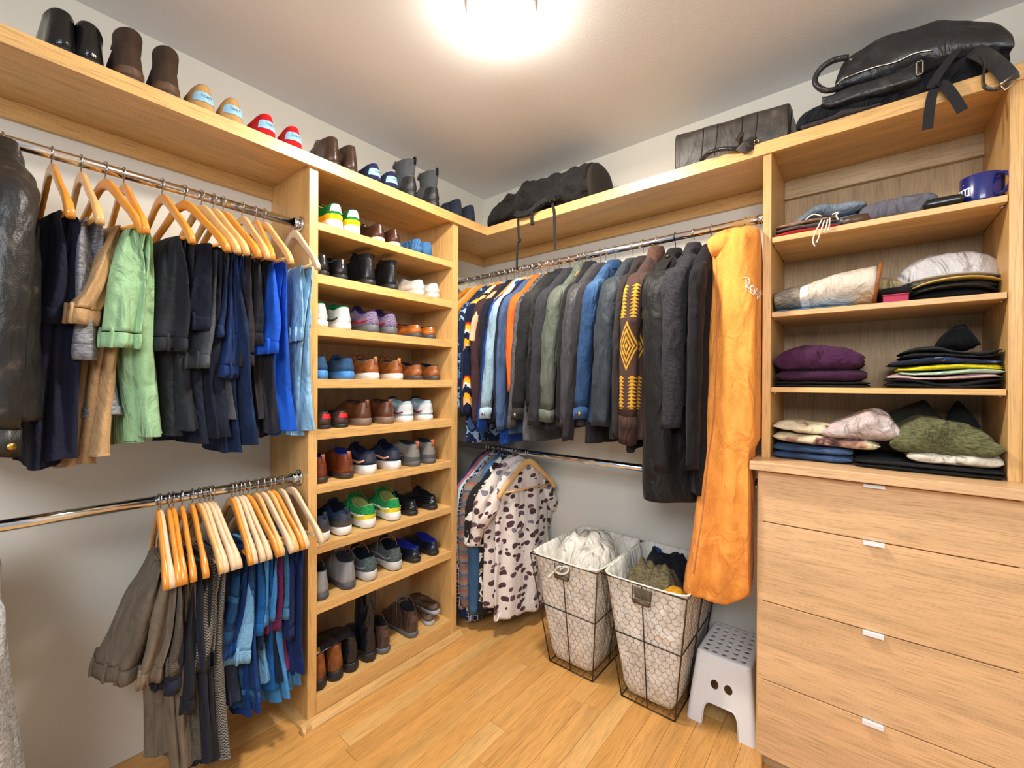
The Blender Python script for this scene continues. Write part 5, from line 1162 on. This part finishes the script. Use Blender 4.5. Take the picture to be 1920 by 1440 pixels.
slab('pouch', 'black zip pouch on the crimson book', 'pouch', X(1648), X(1712), -.33, -.1, z2+.0275, .03, cloth((32, 32, 34), 'plain'), 1, 34, .003)
bk = thing('book', 'thin crimson book under the black pouch', 'book', (X(1680), -.22, z2)); MB().box(X(1655), X(1706), -.355, -.12, z2, z2+.0025, .0005).box(X(1655), X(1706), -.355, -.12, z2+.024, z2+.0265, .0005).build('cover', plain('crimson_cover', (188, 40, 84), .5), bk, True); MB().box(X(1655)+.002, X(1706)-.002, -.351, -.12, z2+.0027, z2+.0238).build('pages', plain('paper', (170, 52, 84), .8), bk, True)
slab('folded_cloth', 'light blue cloth edge beneath the blanket roll', 'clothes', X(1449), X(1600), -.362, -.1, z2, .006, cloth((120, 160, 200), 'plain'), 1, 35, .002)
slab('folded_cloth', 'black cloth peeping out behind the left end of the blanket roll', 'clothes', X(1462), X(1500), -.1, -.04, z2, .1, cloth((34, 38, 44), 'plain'), 1, 36, .006)
def cap(label, xc, yc, z, w, dome, brim, under=None, hgt=.06, rb=.02):
    t_ = thing('baseball_cap', label, 'cap', (xc, yc, z)); R = []
    for k in range(9):
        f = k/8; r = math.cos(f*PI/2*.97)**.6; R.append([(xc+w*r*math.cos(a)*(1+.02*wv(math.cos(a)*3, f*4, xc)), yc+.06+.10*r*math.sin(a), z+.012+hgt*math.sin(f*PI/2)+.006*wv(math.cos(a)*2, math.sin(a)*2, f*3+xc)) for a in [2*PI*i/40 for i in range(40)]])
    MB().rings(R).build('crown', dome, t_, True)
    R = []
    for k in range(15):
        f = k/14; a = PI + PI*f; bx = xc+w*1.04*math.cos(a); dz_ = rb*math.sin(PI*f); yo = yc+.05+.125*math.sin(a)
        R.append([(bx, yc+.05, z+.001+dz_), (bx, yo, z+.001+dz_*.9), (bx, yo-.002, z+.003+dz_*.9), (bx, yo, z+.0055+dz_*.9), (bx, yc+.05, z+.006+dz_)])
    MB().rings(R).build('brim', brim, t_, True)
    return t_
cap('black cap with white edged brim at the bottom of the cap stack', X(1790), -.26, z2, .115, cloth((28, 30, 34), 'plain', wr=.3), plain('black_brim', (30, 30, 32), .6), rb=.042, hgt=.03)
cap('yellow brimmed cap in the middle of the cap stack', X(1800), -.255, z2+.026, .12, cloth((60, 60, 50), 'plain', wr=.3), plain('yellow_brim', (214, 176, 84), .6), rb=.04, hgt=.03)
cap('pale grey and white cap on top of the cap stack', X(1790), -.25, z2+.05, .132, cloth((200, 198, 200), 'plain', wr=1.4), plain('pale_grey_brim', (176, 172, 168), .7), rb=.028, hgt=.105)
# first shelf
slab('rolled_scarf', 'striped brown and grey wool scarf folded flat with red underside and white fringe', 'scarf', X(1451), X(1572), -.36, -.2, z1, .045, cloth((126, 98, 78), 'heather'), 3, 40, .004, None, mats=[cloth((176, 36, 34), 'plain'), cloth((92, 82, 80), 'heather'), cloth((150, 118, 90), 'heather')])
sf = [o for o in COL.objects if o.get('label', '').startswith('striped brown and grey')][0]
def S_(u, v, y=-.383): return at(u, v, 'y', y)
for pts in ([(1541, 412), (1534, 425), (1527, 440), (1524, 452), (1528, 462)], [(1546, 413), (1540, 430), (1534, 448), (1530, 455)], [(1552, 411), (1549, 425), (1544, 436)], [(1556, 409), (1555, 422), (1552, 434)], [(1560, 402), (1572, 398), (1568, 404), (1572, 412)], [(1510, 412), (1525, 402), (1540, 405)]):
    MB().tube([Vector(p) for p in interp([tuple(S_(*q)) for q in pts], 14)], .0022, 6).build('fringe', plain('cream_yarn', (236, 226, 210), .9), sf, True)
slab('folded_apron', 'blue-grey folded canvas bag at the left of the top cabinet shelf', 'bag', X(1474), X(1624), -.345, -.06, z1+.0, .098, cloth((110, 124, 140), 'denim', c3=(140, 150, 160), wr=1.2), 2, 41, .007, None, prof=[(0, .4), (.35, 1.0), (1, .9)])
slab('folding_umbrella', 'grey folding umbrella with a pale strap beside the canvas bag', 'umbrella', X(1610), X(1760), -.345, -.16, z1, .072, cloth((100, 100, 110), 'plain', wr=1.5), 1, 42, .006)
slab('glasses_case', 'shiny black oval case in front of the mug', 'case', X(1732), X(1812), -.355, -.24, z1, .042, plain('black_lacquer', (26, 27, 28), .2), 1, 43, .0006, sq=.8)
bl_ = thing('coiled_belt', 'brown leather belt coiled on the top cabinet shelf', 'belt', (X(1600), -.33, z1))
for r in (.052, .047, .042, .037):
    MB().tube([Vector((X(1602)+.055*math.cos(a)*r/.052, -.30+r*math.sin(a), z1+.0175)) for a in [2*PI*i/36 for i in range(37)]], .0165, 4, flat=1, up=(0, 0, 1)) if False else None
    R_ = [[(X(1602)+(r*1.1+d)*math.cos(a), -.30+(r+d)*math.sin(a), z1+zz) for d, zz in ((0, .001), (0, .031), (-.0028, .031), (-.0028, .001))] for a in [2*PI*i/36 for i in range(37)]]
    MB().rings(R_, cap0=False, cap1=False).build('coil', lth((84, 62, 48), .4, .2), bl_, True)
mg = thing('mug', 'large cobalt blue mug with white pillared building logo on the top cabinet shelf', 'mug', (X(1838, -.3), -.30, z1))
MUGM = plain('cobalt_glaze', (26, 36, 112), .22, coat=.4); mr = .047; mh = .088
R_ = [[(r*math.cos(a), r*math.sin(a), z) for a in [2*PI*i/44 for i in range(44)]] for r, z in ((mr-.006, 0), (mr-.001, .004), (mr, .012), (mr, mh-.002), (mr-.001, mh), (mr-.0035, mh), (mr-.0045, mh-.004), (mr-.005, .012), (.02, .008))]
MB().rings(R_).build('cup', MUGM, mg)
MB().tube([Vector(((mr+.034*math.sin(a))*.62, -(mr+.034*math.sin(a))*.785, mh*.52+.032*math.cos(a))) for a in np.linspace(.05, PI-.05, 18)], .0055, 10, flat=.8).build('handle', MUGM, mg)
WHL = plain('white_glaze_print', (226, 232, 238), .3)
def mugp(a, z): return Vector(((mr+.0006)*math.sin(a), -(mr+.0006)*math.cos(a), z))
m = MB()
def mq(a0, a1, z0, z1_, skew=0):
    n_ = 4; R = [[mugp(a0+(a1-a0)*i/n_, z0) for i in range(n_+1)], [mugp(a0+(a1-a0)*i/n_, z1_) for i in range(n_+1)]]; m.rings(R, closed=False, smooth=False)
mq(-1.5, -.62, .026, .031)
for a in (-1.44, -1.2, -.96, -.76): mq(a, a+.09, .031, .048)
mq(-1.5, -.62, .048, .052); m.add([mugp(-1.54, .052), mugp(-.58, .052), mugp(-1.06, .066)], [(0, 1, 2)])
m.build('building_logo', WHL, mg)
# ================================================================ laundry baskets and stool
IRON = plain('bronze_wire', (74, 62, 52), .45, .7); LIN = cloth((240, 236, 226), 'plain', wr=1.1); GRIP = plain('dark_wood_grip', (86, 70, 54), .5)
def basket(label, T, B, h, seed):
    (tx0, tx1, ty0, ty1), (bx0, bx1, by0, by1) = T, B
    t_ = thing('laundry_basket', label, 'basket', ((bx0+bx1)/2, (by0+by1)/2, 0))
    def P(side, s, t, off=0.0):
        f = t; x0 = bx0+(tx0-bx0)*f; x1 = bx1+(tx1-bx1)*f; y0 = by0+(ty0-by0)*f; y1 = by1+(ty1-by1)*f; z = .004+(h-.004)*t
        if side == 0: return Vector((x0+(x1-x0)*s, y0-off, z))
        if side == 1: return Vector((x1+off, y0+(y1-y0)*s, z))
        if side == 2: return Vector((x1-(x1-x0)*s, y1+off, z))
        return Vector((x0-off, y1-(y1-y0)*s, z))
    m = MB()
    for sd in range(4):
        m.tube([P(sd, 0, 0), P(sd, 0, 1)], .0032, 6); m.tube([P(sd, 0, 1), P(sd, 1, 1)], .0032, 6); m.tube([P(sd, 0, 0), P(sd, 1, 0)], .0032, 6)
        m.tube([P(sd, 0, .55), P(sd, 1, .55)], .0026, 6); m.tube([P(sd, .5, 0), P(sd, .5, 1)], .0026, 6)
    m.build('wire_frame', IRON, t_, True)
    m = MB(); cw = .030; ch = .034
    for sd in range(4):
        W_ = (P(sd, 1, .5)-P(sd, 0, .5)).length; nx = int(round(W_/cw)); ny = int(h/(ch*.75)); wx = 1.0/nx; wy = 1.0/ny
        def q(i, j, k):   # hexagon net: two points per node, stacked columns
            s_ = (i + (.5 if j % 2 else 0))*wx + .12*wx*wv(i*.7+sd, j*.9, seed); t = (j + k)*wy
            return P(sd, min(max(s_, 0), 1), min(max(t, 0), 1), -.001)
        for j in range(ny):
            for i in range(-1, nx+1):
                a = q(i, j, .22); b = q(i, j, .78)
                if 0 <= (i + (.5 if j % 2 else 0))*wx <= 1: m.tube([a, b], .0006, 3, cap=False)
                for di in ((0, 1) if j % 2 else (-1, 0)):
                    c_ = q(i+di, j+1, .22)
                    if (c_-b).length > .004 and (c_-b).length < .06: m.tube([b, c_], .0006, 3, cap=False)
    # base net
    for i in range(9):
        m.tube([P(0, i/8, 0), P(2, 1-i/8, 0)], .0008, 3, cap=False); m.tube([P(1, i/8, 0), P(3, 1-i/8, 0)], .0008, 3, cap=False)
    tag(m.build('chicken_wire', IRON, t_, True), kind='stuff')
    # liner
    R = []; n = 72
    def contour(t, ins, wob, zz):
        x0 = bx0+(tx0-bx0)*t+ins; x1 = bx1+(tx1-bx1)*t-ins; y0 = by0+(ty0-by0)*t+ins; y1 = by1+(ty1-by1)*t-ins; ring = []
        for i in range(n):
            g = 2*PI*i/n+.01; c, s_ = math.cos(g), math.sin(g); e = .22
            X_ = math.copysign(abs(c)**e, c); Y_ = math.copysign(abs(s_)**e, s_)
            w = wob*(wv(c*3+seed, s_*3, t*5)+.5*wv(c*8, s_*8+seed, t*3))
            ring.append(((x0+x1)/2+((x1-x0)/2+w)*X_, (y0+y1)/2+((y1-y0)/2+w)*Y_, zz + .35*wob*math.sin(g*6+seed)*(t > .9)))
        return ring
    for t, ins, wob in ((0.006, .060, .003), (.012, .038, .003), (.04, .018, .004), (.12, .007, .003), (.35, .004, .002), (.55, .003, .0015), (.8, .003, .0015), (.93, .003, .002), (.99, .002, .003), (1.0, -.004, .005)):
        R.append(contour(t, ins, min(wob, max(.0005, ins*.6 if ins > 0 else wob)), .004+(h-.004)*t + (.004 if t < .1 else 0) + (.006 if t == 1.0 else 0)))
    R.append(contour(1.0, -.001, .005, h+.010)); R.append(contour(1.0, .006, .005, h+.004)); R.append(contour(.93, .012, .006, h*.93)); R.append(contour(.72, .02, .006, h*.72)); R.append(contour(.6, .03, .006, h*.62))
    MB().rings(R).build('liner_bag', LIN, t_, True)
    # handles front and back
    for sd in (0, 2):
        o_ = .006
        m = MB(); a, b = P(sd, .40, .985, o_), P(sd, .62, .985, o_); c_, d_ = P(sd, .40, .88, o_+.012), P(sd, .62, .88, o_+.012)
        hd = m.tube([a, c_, d_, b], .0026, 6).build('handle_wire', IRON, t_, True)
        MB().tube([c_+(d_-c_)*.06, d_-(d_-c_)*.06], .0095, 12).build('wooden_grip', GRIP, t_, True)
        q_ = [P(sd, s_, t__, .0022) for s_, t__ in ((.41, .975), (.61, .975), (.61, .89), (.41, .89))]
        MB().add(q_ + [v + Vector((0, .002 if sd == 0 else -.002, 0)) for v in q_], [(0, 1, 2, 3), (7, 6, 5, 4), (0, 4, 5, 1), (1, 5, 6, 2), (2, 6, 7, 3), (3, 7, 4, 0)]).build('grip_opening', cloth((120, 110, 88) if seed == 2 else (176, 168, 150), 'plain'), t_, True)
    return t_
basket('bronze wire laundry basket with white liner, the left one holding a white towel', (.838, 1.204, -.545, -.035), (.887, 1.128, -.443, -.115), .565, 1)
basket('bronze wire laundry basket with white liner, the right one holding dark clothes', (1.213, 1.58, -.525, -.03), (1.27, 1.506, -.437, -.11), .565, 2)
def heap(name, label, cat, c, r, h, mat, seed, amp=.02, z0=.36, ex=.7, nr=26, na=56):
    t_ = thing(name, label, cat, (c[0], c[1], z0)); R = []
    for k in range(nr):
        f = k/(nr-1); rr = math.cos(f*PI/2)**ex; z = z0 + h*math.sin(f*PI/2)**.8; ring = []
        for i in range(na):
            a = 2*PI*i/na; x = r[0]*rr*math.copysign(abs(math.cos(a))**.75, math.cos(a)); y = r[1]*rr*math.copysign(abs(math.sin(a))**.75, math.sin(a))
            w = amp*(wv(x*11+seed, y*9, f*2) + .7*abs(wv(x*22, y*20+seed, f*4)))*min(1, f*3+.15)
            ring.append((c[0]+x*(1-w*1.5), c[1]+y*(1-w*1.5), z + w*1.6))
        R.append(ring)
    MB().rings(R).build('folds', mat, t_, True); return t_
tw = heap('towel', 'fluffy white towel heaped in the left laundry basket', 'towel', (1.015, -.30), (.145, .19), .2, cloth((232, 226, 214), 'plain', wr=2.0), 3, .035, .42)
heap('sweater', 'olive brown fleece filling the front of the right laundry basket', 'sweater', (1.38, -.36), (.13, .11), .13, cloth((112, 102, 74), 'heather', wr=1.6), 5, .035, .44)
heap('trousers', 'crumpled black trousers behind the olive fleece in the right basket', 'trousers', (1.40, -.22), (.13, .10), .14, cloth((32, 34, 44), 'plain', wr=1.6), 8, .035, .44)
heap('sock', 'small blue piece of clothing on the black trousers in the right basket', 'clothes', (1.33, -.17), (.03, .035), .09, cloth((36, 72, 130), 'plain', wr=1), 9, .02, .51)
heap('shirt', 'mustard yellow cloth showing at the front right rim of the right basket', 'clothes', (1.50, -.44), (.05, .06), .06, cloth((206, 150, 34), 'plain', wr=1), 11, .02, .485)
tie = [at(u, v, 'y', -.556) for u, v in ((1050, 1068), (1040, 1074), (1030, 1082))]
bs = [o for o in COL.objects if o.get('label', '').startswith('bronze wire laundry basket with white liner, the left')][0]
strap('liner_tie', [at(u, v, 'y', -.558) for u, v in ((1056, 1066), (1048, 1062), (1038, 1072), (1028, 1082))], .004, LIN, bs, up=(0, 0, 1))
strap('liner_tie', [at(u, v, 'y', -.558) for u, v in ((1050, 1068), (1058, 1062), (1066, 1066), (1062, 1074), (1050, 1076), (1040, 1070))], .004, LIN, bs, up=(0, 0, 1))

# white perforated step stool
st = thing('step_stool', 'small white plastic step stool with round holes, beside the drawer chest', 'stool', (1.66, -.2, 0))
WP = plain('white_plastic', (232, 234, 236), .42)
tx0, tx1, ty0, ty1, sh_ = 1.560, 1.766, -.338, -.045, .280; bx0, bx1, by0, by1 = 1.530, 1.794, -.374, -.012
def holes_panel(m, nx, ny, mapf, rad, sx, sy, skip=None, seg=16, thick=None):
    'grid of cells, each a square with a round hole; mapf(s,t)->point, s in 0..sx, t in 0..sy (metres)'
    cx, cy = sx/nx, sy/ny
    for i in range(nx):
        for j in range(ny):
            c = ((i+.5)*cx, (j+.5)*cy); vs = []; r = rad(i, j) if callable(rad) else rad
            sq = []
            for k in range(seg):
                a = 2*PI*k/seg + PI/4; ca, sa_ = math.cos(a), math.sin(a); mx = max(abs(ca), abs(sa_)); sq.append((c[0]+ca/mx*cx/2, c[1]+sa_/mx*cy/2))
            if r <= 0: m.add([mapf(c[0]-cx/2, c[1]-cy/2), mapf(c[0]+cx/2, c[1]-cy/2), mapf(c[0]+cx/2, c[1]+cy/2), mapf(c[0]-cx/2, c[1]+cy/2)], [(0, 1, 2, 3)]); continue
            vs = [mapf(*p) for p in sq] + [mapf(c[0]+r*math.cos(2*PI*k/seg+PI/4), c[1]+r*math.sin(2*PI*k/seg+PI/4)) for k in range(seg)]
            m.add(vs, [(k, (k+1) % seg, seg+(k+1) % seg, seg+k) for k in range(seg)])
rr_ = .014
m = MB(); ex_, ey_ = tx1-tx0-2*rr_, ty1-ty0-2*rr_
holes_panel(m, 5, 7, lambda s_, t: (tx0+rr_+s_, ty0+rr_+t, sh_ - .0015*math.cos((s_/ex_-.5)*3)), .0105, ex_, ey_)
def solid(mb, name, mat, root, th=.0035, smooth_=False):
    o = mb.build(name, mat, root, True); bm = bmesh.new(); bm.from_mesh(o.data); bmesh.ops.remove_doubles(bm, verts=bm.verts, dist=.0002); bmesh.ops.recalc_face_normals(bm, faces=bm.faces)
    if smooth_:
        for f in bm.faces: f.smooth = True
    bm.to_mesh(o.data); bm.free(); md = o.modifiers.new('thickness', 'SOLIDIFY'); md.thickness = th; md.offset = -1; return o
solid(m, 'seat', WP, st)
# rounded shoulder between seat and sides, then the walls
def outline(x0, x1, y0, y1, r, z, n=8):
    pts = []
    for cx, cy, a0 in ((x1-r, y1-r, 0), (x0+r, y1-r, PI/2), (x0+r, y0+r, PI), (x1-r, y0+r, 3*PI/2)):
        for k in range(n+1): a = a0+PI/2*k/n; pts.append((cx+r*math.cos(a), cy+r*math.sin(a), z))
    return pts
R_ = []
for k in range(6):
    a = PI/2*k/5; R_.append(outline(tx0+rr_-rr_*math.sin(a), tx1-rr_+rr_*math.sin(a), ty0+rr_-rr_*math.sin(a), ty1-rr_+rr_*math.sin(a), .0015+.02*math.sin(a), sh_-rr_+rr_*math.cos(a)))
MB().rings(R_, cap0=False, cap1=False).build('rim', WP, st, True)
# four walls with leg arches; front and back carry two finger holes
z_t = sh_-rr_
def wall(p00, p10, p01, p11, nm, two):
    'p00,p10 bottom corners, p01,p11 top corners'
    p00, p10, p01, p11 = map(Vector, (p00, p10, p01, p11)); m = MB(); W0 = (p10-p00).length; Hh = (p01-p00).length
    def mp(s_, t):
        f = t/Hh; a = p00+(p01-p00)*f; b = p10+(p11-p10)*f; return tuple(a+(b-a)*(s_/W0))
    ah, aw = Hh*.36, W0*.30; n = 14
    # side legs and arch
    arch = [(W0/2-aw, 0)] + [(W0/2 - aw + (1-math.cos(PI/2*k/n))*aw*.35, ah*.55+ah*.45*math.sin(PI/2*k/n)) for k in range(n+1)]
    arch += [(W0/2 + aw - (1-math.cos(PI/2*k/n))*aw*.35, ah*.55+ah*.45*math.sin(PI/2*k/n)) for k in range(n, -1, -1)] + [(W0/2+aw, 0)]
    left = [(0, y) for _, y in arch[:n+2]]; right = [(W0, y) for _, y in arch[n+2:]]
    for A, B_ in ((left, arch[:n+2]), (arch[n+2:], right)):
        for k in range(len(A)-1): m.add([mp(*A[k]), mp(*B_[k]), mp(*B_[k+1]), mp(*A[k+1])], [(0, 1, 2, 3)])
    m.add([mp(0, ah), mp(arch[n+1][0], ah), mp(arch[n+2][0], ah), mp(W0, ah), mp(W0, Hh*.5), mp(0, Hh*.5)], [(0, 1, 2, 3, 4, 5)])
    b0 = Hh*.5; hh = Hh*.27; cw_ = W0*.27
    if two:
        m.add([mp(0, b0), mp(W0/2-cw_, b0), mp(W0/2-cw_, b0+hh), mp(0, b0+hh)], [(0, 1, 2, 3)]); m.add([mp(W0/2+cw_, b0), mp(W0, b0), mp(W0, b0+hh), mp(W0/2+cw_, b0+hh)], [(0, 1, 2, 3)])
        holes_panel(m, 2, 1, lambda s_, t: mp(W0/2-cw_+s_, b0+t), .0185, 2*cw_, hh, seg=20)
    else: m.add([mp(0, b0), mp(W0, b0), mp(W0, b0+hh), mp(0, b0+hh)], [(0, 1, 2, 3)])
    m.add([mp(0, b0+hh), mp(W0, b0+hh), mp(W0, Hh), mp(0, Hh)], [(0, 1, 2, 3)])
    solid(m, nm, WP, st, .004)
    pts = [Vector(mp(*p)) for p in arch]; MB().tube(pts, .003, 6).build('arch_bead', WP, st, True)
cr = .018
tl, tr_, tf, tb_2 = tx0, tx1, ty0, ty1
wall((bx0+cr, by0, 0), (bx1-cr, by0, 0), (tl+cr, tf, z_t), (tr_-cr, tf, z_t), 'front_wall', True)
wall((bx1-cr, by1, 0), (bx0+cr, by1, 0), (tr_-cr, tb_2, z_t), (tl+cr, tb_2, z_t), 'back_wall', True)
wall((bx0, by1-cr, 0), (bx0, by0+cr, 0), (tl, tb_2-cr, z_t), (tl, tf+cr, z_t), 'side_wall', False)
wall((bx1, by0+cr, 0), (bx1, by1-cr, 0), (tr_, tf+cr, z_t), (tr_, tb_2-cr, z_t), 'side_wall', False)
for sx_, sy_ in ((0, 0), (1, 0), (0, 1), (1, 1)):
    R_ = []
    for z in (0, z_t):
        x_ = ((tl, tr_) if z else (bx0, bx1))[sx_]; y_ = ((tf, tb_2) if z else (by0, by1))[sy_]; cx = x_ + (cr if sx_ == 0 else -cr); cy = y_ + (cr if sy_ == 0 else -cr)
        a0 = {(0, 0): PI, (1, 0): 1.5*PI, (1, 1): 0, (0, 1): PI/2}[(sx_, sy_)]
        R_.append([(cx+cr*math.cos(a0+PI/2*k/6), cy+cr*math.sin(a0+PI/2*k/6), z) for k in range(7)])
    MB().rings(R_, closed=False).build('leg_corner', WP, st, True)
    c = R_[0][3]; 
MB().rings([outline(bx0-f, bx1+f, by0-f, by1+f, .02, z) for f, z in ((0, .012), (.004, .009), (.006, .004), (.006, .0005), (.001, .0005))], cap0=False, cap1=False).build('foot_rim', WP, st, True) if False else None
